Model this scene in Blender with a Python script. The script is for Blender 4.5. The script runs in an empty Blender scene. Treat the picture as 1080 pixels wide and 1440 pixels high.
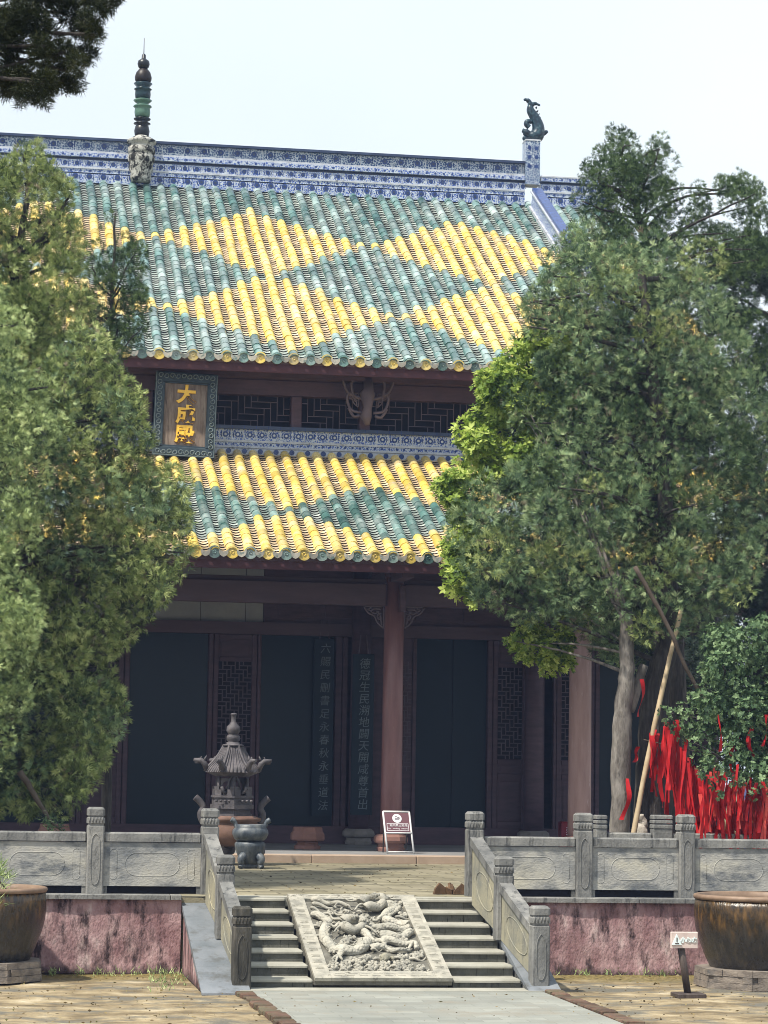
import bpy, math, random
import numpy as np
from mathutils import Vector, Matrix
R = math.radians
rng = np.random.default_rng(7)
random.seed(7)
scene = bpy.context.scene
COL = scene.collection

# ------------------------------------------------------------------ camera, sky, sun, exposure
F_PX, YAW, PITCH, ROLL, EYE = 3600.0, R(9.3), R(5.7), R(0.9), 2.75
fw = Vector((math.sin(YAW) * math.cos(PITCH), math.cos(YAW) * math.cos(PITCH), math.sin(PITCH)))
rt0 = Vector((math.cos(YAW), -math.sin(YAW), 0)); up0 = rt0.cross(fw)
rt = rt0 * math.cos(ROLL) + up0 * math.sin(ROLL); up = -rt0 * math.sin(ROLL) + up0 * math.cos(ROLL)
cam = bpy.data.cameras.new('camera'); cam_o = bpy.data.objects.new('camera', cam); COL.objects.link(cam_o)
cam.sensor_fit = 'HORIZONTAL'; cam.sensor_width = 36; cam.lens = 36 * F_PX / 1080
cam.clip_start = 0.5; cam.clip_end = 3000
m3 = Matrix((rt, up, -fw)).transposed()
cam_o.matrix_world = Matrix.Translation((0, 0, EYE)) @ m3.to_4x4()
scene.camera = cam_o

def at(px, py, Y):
    """world point on the plane at depth Y seen at photo pixel px, py"""
    d = fw + rt * ((px - 540) / F_PX) - up * ((py - 720) / F_PX)
    return Vector((0, 0, EYE)) + d * (Y / d.y)

SUN_EL, SUN_AZ = R(58), R(58)      # sun high on the left, a little behind the camera
w = bpy.data.worlds.new('World'); scene.world = w; w.use_nodes = True
nt = w.node_tree; nt.nodes.clear()
sky = nt.nodes.new('ShaderNodeTexSky'); sky.sky_type = 'NISHITA'; sky.sun_disc = False
sky.sun_elevation = SUN_EL; sky.sun_rotation = R(180) + SUN_AZ; sky.air_density = 1.6; sky.dust_density = 4.0; sky.ozone_density = 1.0
veil = nt.nodes.new('ShaderNodeMixRGB'); veil.inputs[0].default_value = 0.78
veil.inputs[2].default_value = (8.3, 9.1, 9.75, 1)      # thin bright cloud veil over the blue
bg = nt.nodes.new('ShaderNodeBackground'); bg.inputs[1].default_value = 0.1
wo = nt.nodes.new('ShaderNodeOutputWorld')
cn = nt.nodes.new('ShaderNodeTexNoise'); cn.inputs['Scale'].default_value = 2.2; cn.inputs['Detail'].default_value = 6
tc = nt.nodes.new('ShaderNodeTexCoord'); nt.links.new(tc.outputs['Generated'], cn.inputs['Vector'])
cm = nt.nodes.new('ShaderNodeMapRange'); nt.links.new(cn.outputs[0], cm.inputs[0]); cm.inputs[1].default_value = .35; cm.inputs[2].default_value = .65; cm.inputs[3].default_value = .74; cm.inputs[4].default_value = .93
nt.links.new(cm.outputs[0], veil.inputs[0]); nt.links.new(sky.outputs[0], veil.inputs[1]); nt.links.new(veil.outputs[0], bg.inputs[0]); nt.links.new(bg.outputs[0], wo.inputs[0])
sl = bpy.data.lights.new('sun', 'SUN'); sl.energy = 5.0; sl.angle = R(1.5); sl.color = (1, .93, .82)
so = bpy.data.objects.new('sun', sl); COL.objects.link(so)
sdir = Vector((math.sin(SUN_AZ) * math.cos(SUN_EL), math.cos(SUN_AZ) * math.cos(SUN_EL), -math.sin(SUN_EL)))
so.rotation_euler = sdir.to_track_quat('-Z', 'Y').to_euler(); so.location = (-20, -30, 40)
scene.view_settings.view_transform = 'Standard'; scene.view_settings.look = 'None'
scene.view_settings.exposure = 0.38; scene.view_settings.gamma = 1.0
scene.cycles.max_bounces = 6; scene.cycles.diffuse_bounces = 4; scene.cycles.transparent_max_bounces = 6
scene.cycles.use_denoising = True; scene.cycles.pixel_filter_type = 'BLACKMAN_HARRIS'; scene.cycles.filter_width = 0.95

# ------------------------------------------------------------------ materials
def srgb(r, g, b):
    f = lambda c: (c / 255 / 12.92) if c / 255 <= .04045 else ((c / 255 + .055) / 1.055) ** 2.4
    return (f(r), f(g), f(b))

def mk(name, stops, scale=3.0, stretch=(1, 1, 1), rough=.75, bump=0.0, bscale=None, island=0.0, spec=.3, detail=6,
       second=None, coat=0.0, metallic=0.0, ramp=(.3, .7)):
    """noise-driven Principled material. stops: list of linear colours blended by world-space noise.
    second: (colour, scale, stretch, lo, hi) a stain layer with its own noise."""
    m = bpy.data.materials.new(name); m.use_nodes = True; n = m.node_tree; n.nodes.clear(); L = n.links.new
    out = n.nodes.new('ShaderNodeOutputMaterial'); b = n.nodes.new('ShaderNodeBsdfPrincipled'); L(b.outputs[0], out.inputs[0])
    b.inputs['Roughness'].default_value = rough; b.inputs['Specular IOR Level'].default_value = spec
    b.inputs['Metallic'].default_value = metallic; b.inputs['Coat Weight'].default_value = coat; b.inputs['Coat Roughness'].default_value = .12
    g = n.nodes.new('ShaderNodeNewGeometry')
    mp = n.nodes.new('ShaderNodeMapping'); L(g.outputs['Position'], mp.inputs[0]); mp.inputs['Scale'].default_value = stretch
    nz = n.nodes.new('ShaderNodeTexNoise'); L(mp.outputs[0], nz.inputs['Vector']); nz.inputs['Scale'].default_value = scale; nz.inputs['Detail'].default_value = detail
    nz.inputs['Roughness'].default_value = .62
    cr = n.nodes.new('ShaderNodeValToRGB'); L(nz.outputs[0], cr.inputs[0])
    k = len(stops); e = cr.color_ramp.elements
    while len(e) < k: e.new(.5)
    for i, c in enumerate(stops):
        e[i].position = ramp[0] + (ramp[1] - ramp[0]) * i / max(1, k - 1); e[i].color = (*c, 1)
    col = cr.outputs[0]
    if second:
        sc, ss, st, lo, hi = second
        mp2 = n.nodes.new('ShaderNodeMapping'); L(g.outputs['Position'], mp2.inputs[0]); mp2.inputs['Scale'].default_value = st
        mp2.inputs['Location'].default_value = (3.7, 1.3, 9.1)
        n2 = n.nodes.new('ShaderNodeTexNoise'); L(mp2.outputs[0], n2.inputs['Vector']); n2.inputs['Scale'].default_value = ss; n2.inputs['Detail'].default_value = 8
        n2.inputs['Roughness'].default_value = .7
        mr = n.nodes.new('ShaderNodeMapRange'); L(n2.outputs[0], mr.inputs[0]); mr.inputs[1].default_value = lo; mr.inputs[2].default_value = hi
        mx = n.nodes.new('ShaderNodeMixRGB'); L(mr.outputs[0], mx.inputs[0]); L(col, mx.inputs[1]); mx.inputs[2].default_value = (*sc, 1)
        col = mx.outputs[0]
    if island:
        hs = n.nodes.new('ShaderNodeHueSaturation'); L(col, hs.inputs['Color'])
        mr = n.nodes.new('ShaderNodeMapRange'); L(g.outputs['Random Per Island'], mr.inputs[0])
        mr.inputs[3].default_value = 1 - island; mr.inputs[4].default_value = 1 + island
        L(mr.outputs[0], hs.inputs['Value']); col = hs.outputs[0]
    L(col, b.inputs['Base Color'])
    if bump:
        bp = n.nodes.new('ShaderNodeBump'); bp.inputs['Strength'].default_value = bump; bp.inputs['Distance'].default_value = .02
        n3 = n.nodes.new('ShaderNodeTexNoise'); L(mp.outputs[0], n3.inputs['Vector']); n3.inputs['Scale'].default_value = bscale or scale * 6; n3.inputs['Detail'].default_value = 8
        L(n3.outputs[0], bp.inputs['Height']); L(bp.outputs[0], b.inputs['Normal'])
    return m

def leafmat(name, cols, dry=None, trans=.18, clump=1.5):
    """leaf colour varies from leaf to leaf and from bough to bough"""
    m = bpy.data.materials.new(name); m.use_nodes = True; n = m.node_tree; n.nodes.clear(); L = n.links.new
    out = n.nodes.new('ShaderNodeOutputMaterial')
    g = n.nodes.new('ShaderNodeNewGeometry')
    nz = n.nodes.new('ShaderNodeTexNoise'); L(g.outputs['Position'], nz.inputs['Vector']); nz.inputs['Scale'].default_value = clump; nz.inputs['Detail'].default_value = 6; nz.inputs['Roughness'].default_value = .72
    ad = n.nodes.new('ShaderNodeMath'); ad.operation = 'MULTIPLY_ADD'; L(g.outputs['Random Per Island'], ad.inputs[0]); ad.inputs[1].default_value = .4
    L(nz.outputs[0], ad.inputs[2])
    cr = n.nodes.new('ShaderNodeValToRGB'); L(ad.outputs[0], cr.inputs[0]); e = cr.color_ramp.elements
    while len(e) < len(cols): e.new(.5)
    for i, c in enumerate(cols):
        e[i].position = .45 + .5 * i / (len(cols) - 1); e[i].color = (*c, 1)
    col = cr.outputs[0]
    if dry:
        n2 = n.nodes.new('ShaderNodeTexNoise'); L(g.outputs['Position'], n2.inputs['Vector']); n2.inputs['Scale'].default_value = 3.2; n2.inputs['Detail'].default_value = 2
        mr = n.nodes.new('ShaderNodeMapRange'); L(n2.outputs[0], mr.inputs[0]); mr.inputs[1].default_value = .62; mr.inputs[2].default_value = .7
        mx = n.nodes.new('ShaderNodeMixRGB'); L(mr.outputs[0], mx.inputs[0]); L(col, mx.inputs[1]); mx.inputs[2].default_value = (*dry, 1); col = mx.outputs[0]
    b = n.nodes.new('ShaderNodeBsdfPrincipled'); L(col, b.inputs['Base Color']); b.inputs['Roughness'].default_value = .55; b.inputs['Specular IOR Level'].default_value = .25
    t = n.nodes.new('ShaderNodeBsdfTranslucent'); L(col, t.inputs[0])
    mx = n.nodes.new('ShaderNodeMixShader'); mx.inputs[0].default_value = trans
    L(b.outputs[0], mx.inputs[1]); L(t.outputs[0], mx.inputs[2]); L(mx.outputs[0], out.inputs[0])
    return m

def porcelain(name, thr=.47, blue=(.03, .075, .24)):
    """white glazed ware with a dense blue scroll pattern, a flower per tile"""
    m = mk(name, [(.4, .46, .52), (.52, .57, .62)], 9, rough=.3, spec=.5, second=((.16, .18, .2), 4, (1, 1, 1), .56, .76))
    n = m.node_tree; L = n.links.new; b = next(x for x in n.nodes if x.type == 'BSDF_PRINCIPLED')
    src = b.inputs['Base Color'].links[0].from_socket
    g = n.nodes.new('ShaderNodeNewGeometry')
    v = n.nodes.new('ShaderNodeTexVoronoi'); v.feature = 'DISTANCE_TO_EDGE'; v.inputs['Scale'].default_value = 17
    nz = n.nodes.new('ShaderNodeTexNoise'); nz.inputs['Scale'].default_value = 24; nz.inputs['Detail'].default_value = 3; nz.inputs['Distortion'].default_value = 2.5
    L(g.outputs['Position'], v.inputs['Vector']); L(g.outputs['Position'], nz.inputs['Vector'])
    a = n.nodes.new('ShaderNodeMapRange'); L(nz.outputs[0], a.inputs[0]); a.inputs[1].default_value = thr; a.inputs[2].default_value = thr + .08
    c = n.nodes.new('ShaderNodeMapRange'); L(v.outputs[0], c.inputs[0]); c.inputs[1].default_value = .06; c.inputs[2].default_value = .14
    mu = n.nodes.new('ShaderNodeMath'); mu.operation = 'MULTIPLY'; L(a.outputs[0], mu.inputs[0]); L(c.outputs[0], mu.inputs[1])
    mx = n.nodes.new('ShaderNodeMixRGB'); L(mu.outputs[0], mx.inputs[0]); L(src, mx.inputs[1]); mx.inputs[2].default_value = (*blue, 1)
    L(mx.outputs[0], b.inputs['Base Color'])
    return m

def paving(name, c1, c2, mortar, scale, bw, rh, rough=.85, moss=None, msz=.03, k=.85):
    m = mk(name, [c1, c2], .6, rough=rough, bump=.3, bscale=30)
    n = m.node_tree; L = n.links.new; b = next(x for x in n.nodes if x.type == 'BSDF_PRINCIPLED')
    src = b.inputs['Base Color'].links[0].from_socket
    g = n.nodes.new('ShaderNodeNewGeometry')
    wob = n.nodes.new('ShaderNodeTexNoise'); wob.inputs['Scale'].default_value = 1.4; L(g.outputs['Position'], wob.inputs['Vector'])
    av = n.nodes.new('ShaderNodeVectorMath'); av.operation = 'MULTIPLY_ADD'; L(wob.outputs['Color'], av.inputs[0]); av.inputs[1].default_value = (.08, .08, 0); L(g.outputs['Position'], av.inputs[2])
    br = n.nodes.new('ShaderNodeTexBrick'); L(av.outputs[0], br.inputs['Vector']); br.inputs['Scale'].default_value = scale
    br.inputs['Brick Width'].default_value = bw; br.inputs['Row Height'].default_value = rh; br.inputs['Mortar Size'].default_value = msz; br.inputs['Mortar Smooth'].default_value = .3
    br.inputs['Color1'].default_value = (1, 1, 1, 1); br.inputs['Color2'].default_value = (.55, .55, .55, 1); br.inputs['Mortar'].default_value = (0.25, 0.25, 0.22, 1)
    mu = n.nodes.new('ShaderNodeMixRGB'); mu.blend_type = 'MULTIPLY'; mu.inputs[0].default_value = k; L(src, mu.inputs[1]); L(br.outputs[0], mu.inputs[2])
    col = mu.outputs[0]
    if moss:
        n2 = n.nodes.new('ShaderNodeTexNoise'); L(g.outputs['Position'], n2.inputs['Vector']); n2.inputs['Scale'].default_value = 1.1; n2.inputs['Detail'].default_value = 8; n2.inputs['Roughness'].default_value = .7
        mr = n.nodes.new('ShaderNodeMapRange'); L(n2.outputs[0], mr.inputs[0]); mr.inputs[1].default_value = .5; mr.inputs[2].default_value = .68; mr.inputs[4].default_value = .8
        mx = n.nodes.new('ShaderNodeMixRGB'); L(mr.outputs[0], mx.inputs[0]); L(col, mx.inputs[1]); mx.inputs[2].default_value = (*moss, 1); col = mx.outputs[0]
    L(col, b.inputs['Base Color'])
    return m

def patch_mix(m, colour, axis, lo, hi, wob, wscale=3.0):
    """blend a second surface colour in beyond a ragged line (moss along the wall foot, run glaze on a jar)"""
    n = m.node_tree; L = n.links.new; bs = next(x for x in n.nodes if x.type == 'BSDF_PRINCIPLED'); src = bs.inputs['Base Color'].links[0].from_socket
    g = n.nodes.new('ShaderNodeNewGeometry'); sp_ = n.nodes.new('ShaderNodeSeparateXYZ'); L(g.outputs['Position'], sp_.inputs[0])
    mp = n.nodes.new('ShaderNodeMapping'); mp.inputs['Scale'].default_value = (1, 1, .35) if axis == 2 else (1, 1, 1); L(g.outputs['Position'], mp.inputs[0])
    nz = n.nodes.new('ShaderNodeTexNoise'); nz.inputs['Scale'].default_value = wscale; nz.inputs['Detail'].default_value = 9; nz.inputs['Roughness'].default_value = .7; L(mp.outputs[0], nz.inputs['Vector'])
    ma = n.nodes.new('ShaderNodeMath'); ma.operation = 'MULTIPLY_ADD'; L(nz.outputs[0], ma.inputs[0]); ma.inputs[1].default_value = wob; L(sp_.outputs[axis], ma.inputs[2])
    mr = n.nodes.new('ShaderNodeMapRange'); L(ma.outputs[0], mr.inputs[0]); mr.inputs[1].default_value = lo; mr.inputs[2].default_value = hi
    mx = n.nodes.new('ShaderNodeMixRGB'); L(mr.outputs[0], mx.inputs[0]); L(src, mx.inputs[1])
    if isinstance(colour, tuple): mx.inputs[2].default_value = (*colour, 1)
    else:
        cr = n.nodes.new('ShaderNodeValToRGB'); n2 = n.nodes.new('ShaderNodeTexNoise'); n2.inputs['Scale'].default_value = 9; n2.inputs['Detail'].default_value = 8
        mp3 = n.nodes.new('ShaderNodeMapping'); mp3.inputs['Scale'].default_value = (1.6, 1.6, .6); L(g.outputs['Position'], mp3.inputs[0]); L(mp3.outputs[0], n2.inputs['Vector']); L(n2.outputs[0], cr.inputs[0])
        e = cr.color_ramp.elements
        while len(e) < len(colour): e.new(.5)
        for i, c in enumerate(colour): e[i].position = .32 + .36 * i / (len(colour) - 1); e[i].color = (*c, 1)
        L(cr.outputs[0], mx.inputs[2])
    L(mx.outputs[0], bs.inputs['Base Color']); return m

M = {}
M['stone'] = mk('grey_stone', [(.092, .094, .092), (.175, .175, .168), (.27, .265, .245)], 2.6, (1, 1, .6), .8, .5, 40, second=((.035, .038, .04), 3.2, (3, 3, .6), .52, .68))
M['stone_panel'] = mk('weathered_panel_stone', [(.18, .19, .195), (.34, .335, .31), (.47, .445, .36)], 1.3, (1, 1, 1.6), .8, .4, 30, second=((.11, .12, .13), 1.8, (.9, 1, 1.8), .48, .64))
M['stone_warm'] = mk('yellowed_panel_stone', [(.16, .165, .15), (.27, .255, .19), (.35, .32, .22)], 1.6, (1, 1, 1), .8, .4, 30, second=((.10, .1, .095), 3, (3, 3, .8), .5, .72))
M['stone_dark'] = mk('blackened_stone', [(.02, .02, .018), (.05, .048, .04), (.11, .1, .085)], 4, (2, 2, .5), .85, .5, 30)
M['slab_blue'] = mk('smooth_bluish_slab', [(.12, .138, .155), (.20, .215, .235)], 2.4, (1, 1, 1), .65, .15, 40, second=((.085, .085, .08), 3.5, (1, 1, 1), .52, .7))
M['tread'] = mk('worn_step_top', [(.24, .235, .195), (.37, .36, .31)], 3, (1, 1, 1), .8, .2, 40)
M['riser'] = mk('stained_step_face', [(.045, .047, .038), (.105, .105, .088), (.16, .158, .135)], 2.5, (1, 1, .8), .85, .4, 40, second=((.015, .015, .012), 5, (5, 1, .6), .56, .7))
M['carving'] = mk('pale_carved_stone', [(.2, .195, .17), (.33, .315, .265), (.42, .395, .33)], 5, (1, 1, 1), .85, .5, 70, second=((.07, .065, .05), 11, (1, 1, 1), .56, .7))
M['carving_deep'] = mk('carving_ground', [(.09, .085, .07), (.17, .165, .14)], 6, (1, 1, 1), .9, .4, 50)  # ground darkened to paint deeper shadow between the relief
M['scales'] = mk('scaly_carved_stone', [(.24, .235, .2), (.36, .345, .29), (.44, .415, .35)], 5, (1, 1, 1), .85, 0, 70, second=((.07, .065, .05), 11, (1, 1, 1), .58, .7))
_n = M['scales'].node_tree; _v = _n.nodes.new('ShaderNodeTexVoronoi'); _v.inputs['Scale'].default_value = 26; _g = _n.nodes.new('ShaderNodeNewGeometry'); _n.links.new(_g.outputs['Position'], _v.inputs['Vector'])
_b = _n.nodes.new('ShaderNodeBump'); _b.invert = True; _b.inputs['Strength'].default_value = .8; _b.inputs['Distance'].default_value = .02; _n.links.new(_v.outputs['Distance'], _b.inputs['Height'])
_n.links.new(_b.outputs[0], next(x for x in _n.nodes if x.type == 'BSDF_PRINCIPLED').inputs['Normal'])
M['pink'] = mk('faded_pink_plaster', [(.10, .052, .057), (.26, .15, .155), (.40, .265, .265), (.56, .47, .44)], 1.7, (1.6, 1.6, .85), .9, .9, 20, second=((.045, .028, .03), 2.2, (2.4, 2.4, .8), .5, .63), detail=13, ramp=(.3, .72))
patch_mix(M['pink'], (.05, .03, .03), 2, .42, .3, .6, 3.5)
M['pink_dark'] = mk('plaster_foot_stain', [(.05, .03, .035), (.17, .085, .09)], 4, (1, 1, 1), .95, .8, 25)
M['dirt'] = mk('yellow_packed_earth', [(.06, .048, .028), (.17, .13, .075), (.30, .24, .145), (.46, .40, .29)], 1.6, (1, 1.2, 1), .95, 1.0, 14, second=((.12, .112, .09), 1.7, (.7, 1.2, 1), .49, .6), detail=15, ramp=(.3, .7))
patch_mix(M['dirt'], [(.06, .05, .015), (.15, .115, .04), (.24, .19, .075)], 1, 34.0, 35.0, 2.2, 1.3)
M['moss'] = mk('bed_soil', [(.05, .04, .02), (.12, .10, .05)], 3, (1, 1, 1), .95, .6, 18)
M['terrace'] = paving('terrace_brick_paving', (.2, .18, .115), (.34, .305, .215), (.1, .1, .08), 1.0, .75, .36, moss=(.10, .088, .05), msz=.022)
M['path'] = paving('grey_brick_path', (.19, .2, .18), (.31, .315, .28), (.2, .2, .2), 1.0, .5, .26, moss=(.22, .2, .16), msz=.006, k=.4)
M['plinth'] = mk('plinth_stone', [(.3, .22, .16), (.4, .31, .24)], 2, (1, 1, 1), .85, .2, 30)
M['plinth_top'] = mk('plinth_paving', [(.17, .17, .17), (.25, .25, .25)], 1.5, (1, 1, 1), .75, .1, 30)
M['kerb'] = mk('red_brick', [(.06, .034, .024), (.15, .088, .06)], 5, (1, 1, 1), .9, .5, 30, island=.3, second=((.1, .088, .055), 3, (1, 1, 1), .45, .62))
M['brick_base'] = mk('grey_old_brick', [(.12, .1, .085), (.28, .24, .2)], 5, (1, 1, 3), .9, .5, 30, second=((.07, .07, .07), 4, (1, 1, 1), .5, .7))
M['column_red'] = mk('brownish_red_lacquer', [(.16, .075, .074), (.24, .12, .116)], 2, (4, 4, .6), .4, .1, 30, second=((.3, .19, .18), 5, (3, 3, .8), .62, .78), spec=.5)
M['column_faded'] = mk('faded_pinkish_lacquer', [(.27, .17, .155), (.38, .255, .235)], 2, (4, 4, .6), .55, .15, 30, second=((.5, .4, .37), 5, (3, 3, .6), .6, .72))
M['wood'] = mk('dark_purple_brown_wood', [(.06, .037, .05), (.10, .06, .076)], 2.5, (1, 1, 4), .55, .15, 30)
M['beam'] = mk('beam_wood', [(.075, .05, .064), (.11, .073, .088)], 1.5, (.6, 1, 3), .6, .1, 30)
M['fascia'] = mk('dark_red_fascia', [(.045, .016, .02), (.075, .026, .03)], 2, (1, 1, 1), .6, .1, 30)
M['lattice'] = mk('dusty_lattice_wood', [(.10, .078, .096), (.15, .115, .13)], 3, (1, 1, 1), .7)
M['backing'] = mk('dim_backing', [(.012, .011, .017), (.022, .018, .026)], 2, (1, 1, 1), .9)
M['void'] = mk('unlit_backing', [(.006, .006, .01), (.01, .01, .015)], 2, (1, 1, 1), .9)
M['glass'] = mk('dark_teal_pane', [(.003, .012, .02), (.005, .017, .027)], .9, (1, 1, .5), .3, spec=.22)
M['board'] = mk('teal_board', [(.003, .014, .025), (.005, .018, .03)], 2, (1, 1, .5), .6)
M['ink'] = mk('pale_ink', [(.10, .135, .155), (.19, .225, .24)], 6, (1, 1, 1), .6)
M['plaster'] = mk('grey_paper_panel', [(.25, .27, .285), (.34, .355, .36)], 1.2, (1, 1, 1), .8)
M['base_red'] = mk('terracotta_red_stone', [(.19, .10, .08), (.27, .145, .12)], 3, (1, 1, 1), .8, .2, 30)
M['base_grey'] = mk('column_base_stone', [(.16, .15, .14), (.26, .24, .23)], 3, (1, 1, 1), .8, .2, 30)
M['green'] = mk('green_glazed_tile', [(.028, .085, .075), (.075, .155, .14), (.18, .27, .25)], 1.1, (1, 1, 1), .28, island=.42, spec=.55, second=((.36, .42, .4), 1.3, (1, .5, 1), .45, .68), coat=.3)
M['yellow'] = mk('yellow_glazed_tile', [(.53, .38, .06), (.62, .47, .11), (.65, .54, .25)], 1.3, (1, 1, 1), .35, island=.26, spec=.5, second=((.56, .48, .34), 2.2, (1, 1, 1), .5, .72), coat=.15)
M['pan_green'] = mk('green_pan_tile', [(.14, .18, .16), (.36, .38, .35)], 3, (1, 1, 1), .5, island=.4, spec=.4, second=((.08, .16, .14), 1.2, (1, 1, 1), .5, .7))
M['tile_gap_shade'] = mk('painted_gap_shadow', [(.018, .017, .015), (.05, .045, .04)], 6, (1, 1, 1), .9)  # near-black lip colour paints the shadow lines between pan tiles
M['pan_yellow'] = mk('tan_pan_tile', [(.36, .26, .15), (.58, .46, .31)], 3, (1, 1, 1), .55, island=.35, spec=.4)
M['pan_pale'] = mk('pale_drip_tile', [(.26, .25, .22), (.42, .39, .33)], 5, (1, 1, 1), .45, island=.3, second=((.1, .15, .14), 9, (1, 1, 1), .5, .65))
M['porcelain'] = porcelain('blue_white_frieze', thr=.39, blue=(.02, .065, .32))
M['porcelain_dense'] = porcelain('dense_blue_white_frieze', thr=.30, blue=(.008, .05, .16))
M['cobalt'] = mk('cobalt_glaze', [(.012, .03, .12), (.03, .065, .22)], 8, (1, 1, 1), .25, spec=.5)
M['navy'] = mk('navy_cap_tile', [(.012, .022, .06), (.03, .05, .11)], 3, (1, 1, 1), .35, spec=.5, island=.2)
M['white_glaze'] = mk('white_glaze', [(.36, .38, .41), (.52, .55, .6)], 6, (1, 1, 1), .3, spec=.5, second=((.08, .08, .08), 5, (1, 1, 1), .56, .7))
M['old_white'] = mk('flaking_white_plaster', [(.3, .3, .27), (.46, .455, .42)], 4, (1, 1, 1), .85, .8, 14, second=((.012, .012, .01), 5.0, (1, 1, .8), .47, .55))
M['fin_dark'] = mk('dark_glazed_finial', [(.004, .005, .008), (.012, .016, .02)], 6, (1, 1, 1), .35, spec=.4)
M['fin_brown'] = mk('brown_glazed_finial', [(.007, .006, .006), (.02, .013, .01)], 5, (1, 1, 1), .45, spec=.3)
M['fin_teal'] = mk('teal_glazed_finial', [(.004, .018, .026), (.01, .04, .05)], 5, (1, 1, 1), .3, spec=.45)
M['fin_green'] = mk('pale_green_glaze', [(.05, .115, .085), (.10, .19, .14)], 5, (1, 1, 1), .35, spec=.4)
M['fish'] = mk('blue_green_ceramic', [(.003, .01, .02), (.012, .04, .06), (.08, .14, .15)], 14, (1, 1, 1), .3, spec=.5, ramp=(.4, .72))
M['iron'] = mk('grey_cast_iron', [(.045, .042, .048), (.085, .078, .085), (.14, .125, .13)], 5, (1, 1, 1), .65, .3, 40, spec=.4)
M['iron_blue'] = mk('blue_black_bronze', [(.02, .03, .045), (.07, .085, .1), (.15, .16, .165)], 6, (1.5, 1.5, .8), .5, .2, 40, spec=.5)
M['rust'] = mk('rusty_bowl', [(.09, .055, .04), (.18, .105, .08)], 4, (1, 1, 1), .75, .2, 40)
M['alu'] = mk('white_metal_frame', [(.6, .6, .6), (.7, .7, .7)], 4, (1, 1, 1), .35, spec=.5)
M['sign_purple'] = mk('purple_sign_face', [(.13, .06, .075), (.16, .075, .09)], 2, (1, 1, 1), .5)
M['white_paint'] = mk('white_paint', [(.7, .68, .72), (.78, .77, .8)], 4, (1, 1, 1), .5)
M['red_box'] = mk('red_painted_metal', [(.16, .006, .016), (.22, .01, .022)], 3, (1, 1, 1), .4)
M['sign_board'] = mk('faded_sign_board', [(.45, .36, .33), (.6, .5, .46)], 8, (1, 1, 1), .6)
M['sign_letter'] = mk('pale_cyan_paint', [(.6, .72, .72), (.72, .8, .8)], 9, (1, 1, 1), .5)
M['post_wood'] = mk('dark_post', [(.03, .022, .02), (.09, .07, .06)], 5, (3, 3, .5), .6)
M['gold'] = mk('gold_leaf', [(.7, .38, .02), (.85, .54, .06)], 10, (1, 1, 1), .4, .4, 30, spec=.5)
M['plaque'] = mk('weathered_plaque_wood', [(.09, .065, .05), (.17, .13, .105), (.25, .205, .17)], 3, (6, 6, .6), .75, .3, 40, second=((.04, .028, .022), 2.2, (4, 4, 1), .55, .72))
M['plaque_frame'] = mk('slate_blue_frame', [(.018, .03, .042), (.04, .06, .072)], 6, (1, 1, 1), .5)
M['plaque_relief'] = mk('pale_scroll_relief', [(.09, .12, .13), (.17, .21, .215)], 10, (1, 1, 1), .5)
M['vat'] = patch_mix(mk('brown_glazed_jar', [(.010, .011, .012), (.022, .021, .02), (.055, .045, .03)], 4.5, (2.5, 2.5, .7), .24, .5, 25, spec=.6, second=((.035, .036, .037), 2.6, (2, 2, .6), .5, .62)), [(.008, .006, .003), (.04, .023, .007), (.12, .065, .018)], 2, 1.0, 1.25, .7, 4.0)
M['vat_rim'] = mk('tan_rim', [(.14, .09, .06), (.26, .18, .125)], 4, (1, 1, 1), .5)
M['water'] = mk('dark_water', [(.01, .014, .012), (.015, .02, .017)], 2, (1, 1, 1), .05, spec=.5)
M['bark'] = mk('grey_bark', [(.07, .062, .055), (.16, .145, .13), (.27, .25, .225)], 5, (2, 2, .6), .9, .8, 20, second=((.03, .027, .024), 4, (2, 2, .5), .55, .7))
M['bark_dark'] = mk('dark_bark', [(.018, .016, .016), (.05, .044, .04), (.095, .085, .078)], 6, (3, 3, .5), .9, 1.0, 20)
M['twig'] = mk('twig', [(.06, .045, .035), (.12, .095, .075)], 4, (1, 1, 1), .9)
M['bamboo'] = mk('bamboo', [(.3, .22, .13), (.46, .37, .24)], 4, (1, 1, 1), .5, .1, 30)
M['prop'] = mk('brown_pole', [(.07, .052, .042), (.13, .10, .08)], 4, (1, 1, 1), .85, .3, 30)
M['stump'] = mk('pale_stump', [(.2, .18, .15), (.5, .46, .4)], 9, (1, 1, 1), .9, .5, 20)
M['ribbon'] = mk('red_cloth', [(.30, .005, .009), (.52, .014, .016)], 6, (1, 1, 1), .65, island=.3)
M['ribbon_pink'] = mk('faded_red_cloth', [(.6, .06, .05), (.7, .12, .09)], 3, (1, 1, 1), .6, island=.2)
M['ribbon_blue'] = mk('blue_cloth', [(.09, .1, .28), (.14, .16, .36)], 3, (1, 1, 1), .6)
M['shard'] = mk('broken_clay_tile', [(.06, .035, .02), (.16, .095, .05)], 6, (1, 1, 1), .9, .4, 30)

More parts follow.
